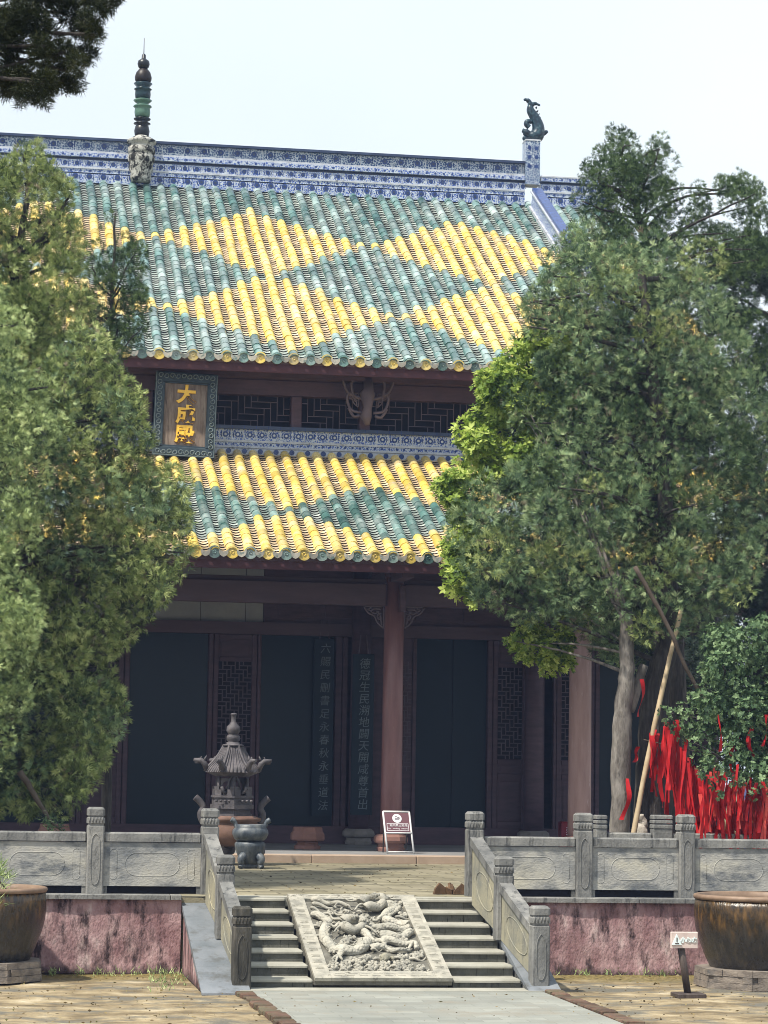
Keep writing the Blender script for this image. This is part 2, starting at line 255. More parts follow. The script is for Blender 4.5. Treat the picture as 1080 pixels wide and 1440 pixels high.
# ------------------------------------------------------------------ mesh helpers
class MB:
    def __init__(s): s.v = []; s.f = []; s.m = []; s.sm = []
    def add(s, vs, fs, mi=0, smooth=False):
        o = len(s.v); s.v += [tuple(p) for p in vs]
        for f in fs: s.f.append([i + o for i in f]); s.m.append(mi); s.sm.append(smooth)
        return s
    def box(s, x0, x1, y0, y1, z0, z1, mi=0):
        vs = [(x0, y0, z0), (x1, y0, z0), (x1, y1, z0), (x0, y1, z0), (x0, y0, z1), (x1, y0, z1), (x1, y1, z1), (x0, y1, z1)]
        return s.add(vs, [(0, 3, 2, 1), (4, 5, 6, 7), (0, 1, 5, 4), (1, 2, 6, 5), (2, 3, 7, 6), (3, 0, 4, 7)], mi)
    def cbox(s, x0, x1, y0, y1, z0, z1, c=.02, mi=0):
        """box with its vertical edges and top edge chamfered"""
        def ring(d, z, e): return [(x0 + d + e, y0 + d, z), (x1 - d - e, y0 + d, z), (x1 - d, y0 + d + e, z), (x1 - d, y1 - d - e, z), (x1 - d - e, y1 - d, z), (x0 + d + e, y1 - d, z), (x0 + d, y1 - d - e, z), (x0 + d, y0 + d + e, z)]
        vs = ring(0, z0, c) + ring(0, z1 - c, c) + ring(c, z1, c * .5)
        fs = [tuple(range(7, -1, -1)), tuple(range(16, 24))]
        for r in (0, 8):
            for i in range(8): fs.append((r + i, r + (i + 1) % 8, r + 8 + (i + 1) % 8, r + 8 + i))
        return s.add(vs, fs, mi)
    def prism(s, pts, axis, a, b, mi=0):
        """extrude a 2-D polygon along axis ('x': pts are (y,z); 'y': pts are (x,z); 'z': (x,y)) from a to b"""
        P = {'x': lambda t, p: (t, p[0], p[1]), 'y': lambda t, p: (p[0], t, p[1]), 'z': lambda t, p: (p[0], p[1], t)}[axis]
        n = len(pts); vs = [P(a, p) for p in pts] + [P(b, p) for p in pts]
        ar = sum(pts[i][0] * pts[(i + 1) % n][1] - pts[(i + 1) % n][0] * pts[i][1] for i in range(n)) * (-1 if axis == 'y' else 1) * (1 if b > a else -1)
        A, B = tuple(range(n)), tuple(range(n, 2 * n))
        fs = [A[::-1], B] if ar > 0 else [A, B[::-1]]
        for i in range(n):
            j = (i + 1) % n; q = (i, j, n + j, n + i); fs.append(q if ar > 0 else q[::-1])
        return s.add(vs, fs, mi)
    def lathe(s, prof, c, n=24, mi=0, smooth=True, cap=True, rot=0.0, sx=1.0, sy=1.0):
        o = len(prof); vs = []
        for r, z in prof:
            for k in range(n):
                a = 2 * math.pi * k / n + rot; vs.append((c[0] + r * math.cos(a) * sx, c[1] + r * math.sin(a) * sy, c[2] + z))
        fs = []
        for i in range(o - 1):
            for k in range(n):
                k2 = (k + 1) % n; fs.append((i * n + k, i * n + k2, (i + 1) * n + k2, (i + 1) * n + k))
        s.add(vs, fs, mi, smooth)
        if cap:
            b = len(s.v) - len(vs)
            s.f.append([b + k for k in range(n)][::-1]); s.m.append(mi); s.sm.append(False)
            s.f.append([b + (o - 1) * n + k for k in range(n)]); s.m.append(mi); s.sm.append(False)
        return s
    def tube(s, pts, rad, n=8, mi=0, smooth=True, flat=None):
        """tube through pts, radius a number or one per point; flat=(axis, factor) squashes it"""
        P = [Vector(p) for p in pts]; k = len(P)
        rr = rad if isinstance(rad, (list, tuple)) else [rad] * k
        vs = []; prev = None
        for i in range(k):
            t = (P[min(i + 1, k - 1)] - P[max(i - 1, 0)]); t = t.normalized() if t.length > 1e-9 else Vector((0, 0, 1))
            u = (prev - t * prev.dot(t)) if prev is not None else None
            if u is None or u.length < 1e-4: u = t.orthogonal()
            u.normalize(); prev = u; v = t.cross(u)
            for j in range(n):
                a = 2 * math.pi * j / n; vs.append(P[i] + (u * math.cos(a) + v * math.sin(a)) * rr[i])
        fs = []
        for i in range(k - 1):
            for j in range(n):
                j2 = (j + 1) % n; fs.append((i * n + j, i * n + j2, (i + 1) * n + j2, (i + 1) * n + j))
        s.add(vs, fs, mi, smooth)
        b = len(s.v) - len(vs)
        s.f.append([b + j for j in range(n)][::-1]); s.m.append(mi); s.sm.append(False)
        s.f.append([b + (k - 1) * n + j for j in range(n)]); s.m.append(mi); s.sm.append(False)
        return s
    def build(s, name, mats, parent=None):
        me = bpy.data.meshes.new(name); o = Vector(parent.get('_org', (0, 0, 0))) if parent is not None else Vector((0, 0, 0))
        me.from_pydata([(x - o.x, y - o.y, z - o.z) for x, y, z in s.v], [], s.f)
        for m in (mats if isinstance(mats, (list, tuple)) else [mats]): me.materials.append(m)
        me.polygons.foreach_set('material_index', s.m); me.polygons.foreach_set('use_smooth', s.sm); me.update()
        ob = bpy.data.objects.new(name, me); COL.objects.link(ob)
        if parent is not None: ob.parent = parent; ob['_org'] = tuple(o)
        return ob

def smooth_path(pts, k=6):
    """Catmull-Rom through the points"""
    P = [Vector(p) for p in pts]; out = []
    for i in range(len(P) - 1):
        a, b, c, d = P[max(i - 1, 0)], P[i], P[i + 1], P[min(i + 2, len(P) - 1)]
        for j in range(k):
            t = j / k
            out.append(.5 * ((2 * b) + (c - a) * t + (2 * a - 5 * b + 4 * c - d) * t * t + (3 * b - a - 3 * c + d) * t ** 3))
    out.append(P[-1]); return out

def thing(name, label, cat, loc=(0, 0, 0), group=None):
    o = bpy.data.objects.new(name, None); COL.objects.link(o); o.location = loc; o.empty_display_size = .2
    o['_org'] = tuple(loc); o['label'] = label; o['category'] = cat
    if group: o['group'] = group
    return o
def tag(o, label, cat, group=None):
    o['label'] = label; o['category'] = cat
    if group: o['group'] = group
    return o
def struct(o, kind='structure'): o['kind'] = kind; return o
def dup(src, offset, label=None, group=None):
    r = src.copy(); COL.objects.link(r); r.location = Vector(src.location) + Vector(offset)
    if label: r['label'] = label
    if group: r['group'] = group
    for ch in list(src.children):
        c = ch.copy(); COL.objects.link(c); c.parent = r
        for g in list(ch.children):
            d = g.copy(); COL.objects.link(d); d.parent = c
    return r
def text(name, body, x, y, z, size, mat, parent, depth=.006, rotx=90, offset=0.0, gap=None, skew=0.0):
    """upright lettering facing the camera side (-Y); vertical column when gap is given"""
    made = []
    for i, ch in enumerate(body if gap else [body]):
        c = bpy.data.curves.new(name, 'FONT'); c.body = ch; c.size = size; c.extrude = depth; c.offset = offset; c.align_x = 'CENTER'; c.align_y = 'CENTER'; c.shear = skew
        tmp = bpy.data.objects.new(name, c); COL.objects.link(tmp)
        bpy.context.view_layer.update()
        me = bpy.data.meshes.new_from_object(tmp.evaluated_get(bpy.context.evaluated_depsgraph_get()))
        bpy.data.objects.remove(tmp); made.append((me, (0, 0, -i * (gap or 0))))
    mb = MB(); rx = Matrix.Rotation(R(rotx), 4, 'X')
    for me, off in made:
        vs = [rx @ v.co + Vector(off) + Vector((x, y, z)) for v in me.vertices]
        mb.add(vs, [tuple(p.vertices) for p in me.polygons]); bpy.data.meshes.remove(me)
    return mb.build(name, mat, parent)

T, P = .985, 1.135            # terrace level, hall plinth level
hz = MB().box(-500, 500, -70, 520, -1.1, 26).build('shade_lift_volume', [bpy.data.materials.new('shade_lift_volume')]); hz['kind'] = 'stuff'  # thin bluish volume added to lift the dark of the porch
hm = hz.data.materials[0]; hm.use_nodes = True; hm.node_tree.nodes.clear()
hv = hm.node_tree.nodes.new('ShaderNodeVolumePrincipled'); hv.inputs['Density'].default_value = .00048; hv.inputs['Color'].default_value = (.42, .58, 1, 1)
ho = hm.node_tree.nodes.new('ShaderNodeOutputMaterial'); hm.node_tree.links.new(hv.outputs[0], ho.inputs['Volume'])

# ------------------------------------------------------------------ ground, path, terrace
g = MB(); n = 40
gx = np.concatenate([[-400, -120, -40], np.linspace(-8, 20, 57), [50, 130, 400]]); gy = np.concatenate([[-60, 0, 15], np.linspace(22, 36, 29), [60, 120, 500]])
nx = len(gx)
vs = [(x, y, .0 if not (22 <= y <= 34) else .018 * math.sin(x * 1.7 + y) * math.sin(y * 2.3 - x * .6) - .012) for y in gy for x in gx]
fs = [(j * nx + i, j * nx + i + 1, (j + 1) * nx + i + 1, (j + 1) * nx + i) for j in range(len(gy) - 1) for i in range(nx - 1)]
g.add(vs, fs, 0, True); struct(g.build('ground', M['dirt']))
p = MB(); p.prism([(3.7, 5), (7.2, 5), (7.2, 31.3), (3.52, 31.3)], 'z', -.1, .028); struct(p.build('path', M['path']))
p = MB(); p.box(3.45, 7.25, 31.3, 31.74, -.1, .034); struct(p.build('path_apron', M['tread']))
kb = MB()
for side in (0, 1):
    y = 31.25
    while y > 14:
        l = random.uniform(.24, .34); x = (3.40 + (31.25 - y) * .012) if side == 0 else 7.22
        kb.cbox(x + random.uniform(-.02, .02), x + .2 + random.uniform(-.02, .02), y - l + .015, y, -.1, .045 + random.uniform(-.012, .018), .012); y -= l
struct(kb.build('path_kerb', M['kerb']))
tb = MB(); tb.box(-10, 3.58, 34.31, 49, 0, T); tb.box(3.58, 7.03, 35.0, 49, 0, T); tb.box(7.03, 22, 34.31, 49, 0, T)
struct(tb.build('terrace', M['terrace']))

# terrace retaining walls: pink plaster, base slab on top
for (x0, x1, lab) in ((-10, 2.97, 'stained pink plaster terrace wall left of the stone steps, behind the left vat'), (7.46, 22, 'stained pink plaster terrace wall right of the stone steps, behind the caution sign')):
    t = thing('terrace_wall', lab, 'wall', (x0, 34.2, 0))
    a = MB()   # uneven plaster surface
    k = int((x1 - x0) / .06); q = 14
    vs = []; 
    for j in range(q + 1):
        for i in range(k + 1):
            x = x0 + (x1 - x0) * i / k; z = .965 * j / q
            vs.append((x, 34.235 + .010 * math.sin(x * 5 + z * 7) * math.sin(x * 1.3) + random.uniform(-.007, .007) - (.03 * (1 - z / .12) if z < .12 else 0), z))
    a.add(vs, [(j * (k + 1) + i, j * (k + 1) + i + 1, (j + 1) * (k + 1) + i + 1, (j + 1) * (k + 1) + i) for j in range(q) for i in range(k)], 0, True)
    a.box(x0, x1, 34.26, 34.3, 0, .965)
    a.build('plaster', M['pink'], t)
    b = MB(); x = x0
    while x < x1 - .01:
        l = min(random.uniform(1.3, 1.9), x1 - x); b.cbox(x + .003, x + l - .003, 34.17, 34.62, .967, 1.033, .01); x += l
    b.build('base_slab', M['stone'], t)

# ------------------------------------------------------------------ stone stairs
ST = thing('stone_staircase', 'grey stone steps either side of the carved slab up to the terrace', 'staircase', (5.3, 31.75, 0))
rise, tread, YB = T / 7, .475, 31.75
def nose(y): return rise + (y - YB) * rise / tread          # nosing line
for k in range(7):
    y0 = YB + k * tread; z1 = (k + 1) * rise
    y1 = y0 + tread + (.02 if k < 6 else .04)
    for xa, xb in ((3.585, 4.405), (6.165, 7.035)):
        s = MB()
        s.box(xa, xb, y0 + .025, y1 - .03, max(0, z1 - rise - .02), z1 - .045, 1)
        s.cbox(xa, xb, y0 + random.uniform(-.004, .004), y1 - .03, z1 - .0445, z1 - random.uniform(0, .004), .02, 0)
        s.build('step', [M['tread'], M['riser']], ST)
s = MB(); s.box(3.585, 7.035, 34.64, 35.05, T - .12, T + .004); s.build('landing_slab', M['tread'], ST)
# sloping flank slabs with pink side wall below the left one
def flank(y): return max(0.0, (y - 31.22) * .298)
for xa, xb, pink in ((2.98, 3.58, True), (7.04, 7.455, False)):
    c = MB(); ys = [31.24, 32.1, 32.95, 33.8, 34.38]
    for a_, b_ in zip(ys[:-1], ys[1:]):
        c.prism([(a_ + .007, flank(a_) - .0), (b_ - .007, flank(b_)), (b_ - .007, max(0, flank(b_) - .075)), (a_ + .004, max(-.02, flank(a_) - .075))], 'x', xa, xb)
    c.build('side_slab', M['slab_blue'], ST)
    d = MB(); d.prism([(31.5, 0), (34.2, 0), (34.2, flank(34.2) - .08), (31.5, flank(31.5) - .08)], 'x', xa + .02, xb - .02)
    d.build('side_wall', M['pink'] if pink else M['stone'], ST)

# carved dragon slab
DS = thing('dragon_slab', 'pale stone slab carved with two dragons and clouds, lying between the steps', 'carving', (5.3, 31.8, 0))
SY0, SZ0, SL = 31.72, .075, math.hypot(2.86, .89)
ud = Vector((0, 2.86, .89)).normalized(); wn = Vector((0, -.89, 2.86)).normalized()
def sp(u, v, h=0): return Vector((4.42 + u, SY0, SZ0)) + ud * v + wn * h
def spr(u, v, h): p_ = sp(u, v, h); return p_
c = MB()   # slab body
bx = lambda u0, u1, v0, v1, h0, h1: c.add([sp(u, v, h) for h in (h0, h1) for u, v in ((u0, v0), (u1, v0), (u1, v1), (u0, v1))], [(3, 2, 1, 0), (4, 5, 6, 7), (0, 1, 5, 4), (1, 2, 6, 5), (2, 3, 7, 6), (3, 0, 4, 7)])
bx(0, 1.73, .02, SL - .02, -.02, .04); bx(.02, 1.71, .16, SL - .02, -.2, -.021)
c.build('slab', M['carving_deep'], DS)
c = MB()
bx(0, .205, 0, SL - .02, .041, .085); bx(1.525, 1.73, 0, SL - .02, .041, .085)
bx(.207, 1.523, 0, .235, .041, .085); bx(.207, 1.523, SL - .2, SL - .02, .041, .085)
for u0 in (.035, 1.56):     # engraved fret along the border
    v = .3
    while v < SL - .3:
        for q in range(3): bx(u0 + .01 + .02 * (q % 2), u0 + .12, v + q * .04, v + q * .04 + .012, .0852, .090)
        v += .2
u = .25
while u < 1.45:
    for vv in (.07, SL - .15):
        bx(u, u + .1, vv, vv + .02, .0852, .090); bx(u, u + .018, vv + .0205, vv + .08, .0852, .090); bx(u + .0185, u + .14, vv + .0605, vv + .08, .0852, .090)
    u += .16
c.build('border', M['carving'], DS)
def relief(name, strokes, mat=None):
    c = MB()
    for pts, r0, r1, h in strokes:
        pp = smooth_path([(a, b, 0) for a, b in pts], 7); k = len(pp)
        rad = [(r0 + (r1 - r0) * i / (k - 1)) * (.98 if name != 'cloud_relief' else .85) for i in range(k)]
        P3 = [sp(q.x, q.y, h + .02 * math.sin(i * .5)) for i, q in enumerate(pp)]
        c.tube(P3, rad, 8)
        if r0 > .04:                               # back fins and belly plates
            for i in range(2, k - 2):
                t_ = (pp[min(i + 1, k - 1)] - pp[i - 1]); nrm = Vector((-t_.y, t_.x, 0)).normalized()
                q = pp[i]; rr = rad[i]
                for sgn in (1,):
                    a_ = sp(q.x + nrm.x * rr * .6 * sgn, q.y + nrm.y * rr * .6 * sgn, h + rr * .5); b_ = sp(q.x + nrm.x * rr * 1.45, q.y + nrm.y * rr * 1.45, h + rr * .35)
                    c.tube([a_, b_], [rr * .3, rr * .08], 5)
    return c.build(name, mat or (M['scales'] if name == 'dragon_relief' else M['carving']), DS)
def spiral(u, v, r, turns=1.4, ph=0., sg=1):
    return [(u + sg * r * (1 - t / 14) * math.cos(ph + t * turns * 6.28 / 13), v + r * (1 - t / 14) * math.sin(ph + t * turns * 6.28 / 13)) for t in range(14)]
relief('dragon_relief', [
    ([(.25, 2.2), (.39, 2.05), (.53, 1.9), (.67, 1.75), (.79, 1.6)], .05, .075, .08),
    ([(.44, 1.93), (.31, 1.6), (.29, 1.25), (.36, 1.0), (.47, .91), (.63, .94), (.77, 1.05), (.83, 1.28)], .06, .085, .08),
    ([(.47, .93), (.41, .77), (.36, .66), (.3, .62)], .05, .02, .09), ([(.38, .68), (.42, .58)], .025, .012, .09), ([(.38, .7), (.34, .56)], .025, .012, .09),
    ([(.83, 1.55), (.89, 1.3), (1.0, 1.22), (1.05, 1.1)], .06, .03, .09),
    ([(.6, 1.85), (.5, 1.75), (.42, 1.78)], .04, .02, .1),
])
relief('dragon_head', [
    ([(.56, 1.62), (.65, 1.55), (.78, 1.58), (.86, 1.68)], .075, .05, .13), ([(.6, 1.76), (.72, 1.82), (.83, 1.78), (.84, 1.66)], .085, .06, .15),
    ([(.62, 1.72), (.5, 1.85), (.44, 2.0)], .025, .01, .16), ([(.66, 1.82), (.58, 2.0), (.5, 2.1)], .022, .01, .16), ([(.84, 1.6), (.95, 1.5), (1.0, 1.42)], .02, .008, .14),
    ([(.55, 1.6), (.46, 1.52), (.4, 1.42)], .02, .008, .14), (spiral(.72, 1.74, .05), .02, .012, .22), (spiral(.82, 1.66, .035), .016, .01, .2)])
relief('dragon_relief', [
    ([(1.27, 2.55), (1.38, 2.46), (1.3, 2.3), (1.19, 2.12), (1.22, 1.95), (1.36, 1.9), (1.45, 1.8)], .075, .06, .08),
    ([(.87, 1.95), (.97, 1.8), (1.15, 1.75), (1.33, 1.72), (1.47, 1.72)], .06, .05, .08),
    ([(1.05, 1.45), (1.24, 1.4), (1.4, 1.5), (1.47, 1.62)], .07, .05, .08),
    ([(1.04, 1.26), (1.24, 1.18), (1.42, 1.14), (1.44, 1.0)], .06, .03, .09), ([(.85, 1.0), (1.04, 1.03), (1.16, .92), (1.35, .97)], .055, .02, .08),
    ([(1.2, 2.1), (1.08, 2.0), (1.0, 2.02)], .04, .018, .1), ([(1.42, 1.14), (1.35, 1.02), (1.3, .95)], .03, .012, .1)])
relief('dragon_head', [
    ([(.93, 2.5), (1.05, 2.62), (1.2, 2.68), (1.28, 2.58)], .075, .06, .14), ([(.97, 2.32), (1.1, 2.38), (1.2, 2.45), (1.24, 2.55)], .07, .055, .13),
    ([(1.2, 2.68), (1.3, 2.74), (1.4, 2.7)], .025, .01, .15), ([(.95, 2.42), (.85, 2.34), (.8, 2.22)], .02, .008, .14), (spiral(1.12, 2.55, .05), .02, .012, .22),
    ([(.95, 2.5), (.85, 2.6), (.72, 2.64)], .025, .01, .14)])
cl = [([(.3, 2.72), (.45, 2.66), (.6, 2.6), (.76, 2.54)], .045, .03, .09), ([(.3, 2.6), (.45, 2.5), (.6, 2.46)], .035, .02, .08), ([(.26, 2.45), (.35, 2.3)], .03, .015, .08)]
rr = random.Random(4)
for i in range(24):      # flame and mane wisps between the bodies
    u_, v_ = rr.uniform(.28, 1.46), rr.uniform(.75, 2.7); a_ = rr.uniform(0, 6.28); l_ = rr.uniform(.07, .15)
    cl.append(([(u_, v_), (u_ + l_ * .5 * math.cos(a_) - .02 * math.sin(a_), v_ + l_ * .5 * math.sin(a_) + .02 * math.cos(a_)), (u_ + l_ * math.cos(a_ + .3), v_ + l_ * math.sin(a_ + .3))], .022, .006, rr.uniform(.06, .12)))
for i in range(15):
    u_, v_ = .29 + (i % 8) * .16 + rr.uniform(-.03, .03), .36 + (i // 8) * .15 + rr.uniform(-.03, .03)
    cl.append((spiral(u_, v_, .065, 1.3, rr.uniform(0, 6), rr.choice((1, -1))), .026, .014, .07)); cl.append(([(u_ - .08, v_ - .05), (u_, v_ - .085), (u_ + .09, v_ - .05)], .024, .014, .06))
for u_, v_ in ((.3, 1.85), (.29, 1.5), (1.45, 2.2), (.95, 2.15), (.55, 1.2), (.62, 1.35), (.95, .72), (1.2, .75), (.75, .72), (1.4, .72), (.55, .62), (1.3, 1.3), (.5, 2.3), (.7, 2.3), (1.43, .85), (.9, 1.1), (1.0, 1.55), (1.45, 2.62)):
    cl.append((spiral(u_, v_, .07, 1.2, rr.uniform(0, 6), rr.choice((1, -1))), .028, .014, .07)); cl.append(([(u_ - .1, v_ - .03), (u_ + .02, v_ - .06), (u_ + .12, v_ + .02)], .026, .01, .06))
relief('cloud_relief', cl)
relief('pearl_relief', [([(.95, .62), (.99, .62)], .055, .055, .1), (spiral(.97, .6, .1, 1.0), .022, .012, .09)], M['stone_warm'])

# ------------------------------------------------------------------ balustrades
def baluster_post(name, x, y, z0, z1, mat, parent, wdt=.228):
    h = wdt / 2; m = MB()
    m.cbox(x - h, x + h, y - h, y + h, z0, z1 - .235, .018)
    m.cbox(x - h + .012, x + h - .012, y - h + .012, y + h - .012, z1 - .237, z1 - .21, .002)
    m.cbox(x - h - .004, x + h + .004, y - h - .004, y + h + .004, z1 - .212, z1 - .125, .022)
    m.cbox(x - h + .014, x + h - .014, y - h + .014, y + h - .014, z1 - .127, z1 - .108, .002)
    m.cbox(x - h - .004, x + h + .004, y - h - .004, y + h + .004, z1 - .11, z1, .03)
    for j in range(5):                     # shallow carved lobes on the head
        xx = x - h + .03 + j * (wdt - .06) / 4
        m.tube([(xx, y - h - .002, z1 - .2), (xx, y - h - .006, z1 - .13)], .009, 5)
    zz = (z0 + .12, z1 - .34)
    m.tube(smooth_path([(x, y - h - .003, zz[1]), (x + .055, y - h - .003, zz[1] - .12), (x + .055, y - h - .003, zz[0] + .1), (x, y - h - .003, zz[0]), (x - .055, y - h - .003, zz[0] + .1), (x - .055, y - h - .003, zz[1] - .12), (x, y - h - .003, zz[1])], 5), .007, 5)
    return m.build(name, mat, parent)
def stadium(m, cx, cz, w_, h_, y, r=.009, vert=False):
    """raised oval outline on a panel face"""
    a = min(w_, h_) / 2; pts = []
    for k in range(25):
        t = 2 * math.pi * k / 24; cxx, szz = math.cos(t), math.sin(t)
        ox = (w_ / 2 - a) * (1 if cxx > 0 else -1); oz = (h_ / 2 - a) * (1 if szz > 0 else -1)
        pts.append((cx + ox + a * cxx, y, cz + oz + a * szz))
    m.tube(pts, r, 5)
def straight_balustrade(name, label, posts, y, z0, extra=(None, None)):
    t = thing(name, label, 'balustrade', (posts[0], y, z0))
    zp0, zp1, zc0, zc1 = z0 + .10, z0 + .675, z0 + .685, z0 + .808
    for i, x in enumerate(posts): baluster_post('post', x, y, z0, z0 + 1.135 + random.uniform(-.006, .006), M['stone'], t)
    for i in range(len(posts) - 1):
        a, b = posts[i] + .116, posts[i + 1] - .116
        m = MB(); m.cbox(a, b, y - .075, y + .075, zc0, zc1, .02); m.build('rail', M['stone'], t)
        m = MB(); m.box(a, b, y - .05, y + .05, zp0, zp1)
        cx = (a + b) / 2; wv = b - a
        if wv > .8:
            stadium(m, cx, (zp0 + zp1) / 2, wv * .56, .3, y - .049, .0055)
            for sx in (-1, 1): stadium(m, cx + sx * wv * .4, (zp0 + zp1) / 2, .1, .4, y - .049, .0045)
        m.build('panel', M['stone_panel'], t)
        m = MB()
        for xx in (a + .0, b - .05):
            m = MB(); m.box(xx, xx + .05, y - .04, y + .015, z0, zp0 - .003); m.build('panel_foot', M['stone'], t)
        m = MB(); m.box(a, b, y + .02, y + .04, z0 - .0, zp0 - .002); m.build('gap_shade_board', M['void'], t)  # black board added behind the gap, painting its shade
    return t
PY = 34.4
straight_balustrade('terrace_balustrade', 'grey stone balustrade along the terrace edge left of the steps', [-5.78, -4.26, -2.74, -1.22, .30, 1.82, 3.34], PY, 1.034)
straight_balustrade('terrace_balustrade', 'grey stone balustrade along the terrace edge right of the steps, under the red ribbons', [6.95, 8.465, 9.915, 11.4, 12.9, 14.4, 15.9], PY, 1.034)
def stair_balustrade(label, pts, darkest):
    """pts: (x, y, z0, z1) of the lower two posts; starts from the terrace post at the top"""
    t = thing('stair_balustrade', label, 'balustrade', (pts[-1][0], pts[-1][1], 0))
    for i, (x, y, z0, z1) in enumerate(pts[1:]):
        baluster_post('post', x, y, z0, z1, M['stone_dark'] if (darkest and i == 1) else M['stone'], t)
    for a, b in zip(pts[:-1], pts[1:]):
        xa, ya = a[0], a[1] - .118; xb, yb = b[0], b[1] + .118
        za, zb = a[3] - .335, b[3] - .26
        def slab(h0, h1, wd, name, mat, zl=None):
            vs = []
            for (x, y, z) in ((xa, ya, za), (xb, yb, zb)):
                lo = z - h1 if zl is None else flank(y) + zl
                for dx, zz in ((-wd, lo), (wd, lo), (wd, z - h0), (-wd, z - h0)): vs.append((x + dx, y, zz))
            m = MB(); m.add(vs, [(0, 1, 2, 3), (7, 6, 5, 4), (0, 4, 5, 1), (1, 5, 6, 2), (2, 6, 7, 3), (3, 7, 4, 0)])
            if name == 'panel':
                for sx in (-1, 1):
                    ring = []
                    for k in range(21):
                        tt = 2 * math.pi * k / 20; s_ = .5 + .33 * math.cos(tt); 
                        y = ya + (yb - ya) * s_; top = za + (zb - za) * s_ - h0; lo = flank(y) + zl
                        ring.append((xa + (xb - xa) * s_ + sx * (wd + .001), y, (top + lo) / 2 + .3 * (top - lo) * math.sin(tt)))
                    m.tube(ring, .008, 5)
            m.build(name, mat, t)
        slab(0, .115, .085, 'rail', M['stone'])
        slab(.12, 0, .05, 'panel', M['stone_warm'], .012)
    return t
stair_balustrade('sloping stone balustrade left of the steps, ending in a blackened post', [(3.34, PY, T, 2.167), (3.425, 33.1, .54, 1.6), (3.49, 31.6, 0.03, 1.03)], True)
stair_balustrade('sloping stone balustrade right of the steps, ending in a clean grey post', [(6.95, PY, T, 2.167), (7.085, 33.1, .54, 1.615), (7.225, 31.6, 0.03, 1.06)], False)
# ------------------------------------------------------------------ the hall
XC = 4.2
H = thing('temple_hall', 'two-storey temple hall with green and yellow glazed roofs and dark red columns', 'temple', (XC, 47.05, T))
X0, X1 = -7.7, 16.1
m = MB(); m.box(X0 - 1.6, X1 + 1.6, 47.12, 74, T + .002, P - .004); m.build('plinth', M['plinth_top'], H)
m = MB(); x = X0 - 1.6
while x < X1 + 1.55:
    l = min(random.uniform(1.2, 2.0), X1 + 1.6 - x); m.cbox(x + .004, x + l - .004, 47.0, 47.4, T + .002, P, .015); x += l
m.build('plinth_edge', M['plinth'], H)
def column(x, y, z1, r, base_mat, mat, bs=1.0):
    m = MB(); m.lathe([(r * 1.04, .30), (r * 1.03, 1.2), (r, 2.6), (r * .93, z1 - P)], (x, y, P), 28); c = m.build('column', mat, H)
    b = MB(); k = bs; q = .36 * k
    b.lathe([(q * .82, 0), (q * .86, .06), (q * .80, .085), (q * .78, .14), (q * 1.0, .17), (q * 1.04, .21), (q * 1.0, .28), (q * .82, .33)], (x, y, P), 8, smooth=False, rot=R(22.5)); b.build('column_base', base_mat, c)
fx = [8.33, 12.09, 15.95]; fx = [2 * XC - v for v in fx[::-1]] + fx
for x in fx: column(x, 49.45, 6.95, .2 if abs(x - 12.09) > .1 else .222, M['base_red'], M['column_red'] if abs(x - 12.09) > .1 else M['column_faded'], .92)
for x in fx: column(x, 53.55, 6.9, .215, M['base_grey'], M['wood'], .95)
# tie beams between the columns
for a, b in zip(fx[:-1], fx[1:]):
    m = MB()
    m.cbox(a + .17, b - .17, 49.3, 49.6, 5.9, 6.34, .03)
    m.cbox(a + .17, b - .17, 49.38, 49.54, 6.345, 6.42, .01)
    m.build('tie_beam', M['beam'], H)
m = MB(); m.box(X0 - 1, X1 + 1, 49.32, 49.58, 6.66, 6.86); m.build('eave_purlin', M['wood'], H)
for x in fx: MB().box(x - .12, x + .12, 47.9, 53.3, 6.36, 6.62).build('cross_beam', M['wood'], H)
def scroll(mb, x, y, z, s, sg=1, r=.03):
    """carved scrollwork bracket filling a triangle below a beam"""
    f = lambda pts: [(x + sg * a * s, y, z - b * s) for a, b in pts]
    for pts in (((0, 0), (.9, 0)), ((0, 0), (0, .95)), ((.95, 0), (.75, .3), (.45, .45), (.3, .75), (0, 1.0)), ((.15, .12), (.5, .12), (.6, .25), (.4, .32), (.25, .22)), ((.12, .3), (.3, .42), (.22, .6), (.1, .5)), ((.35, .2), (.22, .35), (.14, .62), (.1, .85)), ((.6, .05), (.75, .15), (.6, .2))):
        mb.tube(smooth_path(f(pts), 4), r * s * 1.6, 6)
for x in fx:
    for sg in (-1, 1):
        m = MB(); scroll(m, x + .2 * sg, 49.45, 5.89, .42, sg); m.build('carved_bracket', M['lattice'], H)
for x in fx:     # bracket cluster on column tops under the lower eave
    m = MB()
    for i, (w_, z_) in enumerate(((.3, 6.36), (.48, 6.47), (.66, 6.57))): m.cbox(x - w_ / 2, x + w_ / 2, 49.16, 49.31, z_, z_ + .085, .01)
    m.cbox(x + .05, x + .17, 49.05, 49.25, 5.78, 6.3, .02)
    m.build('eave_bracket', M['wood'], H)

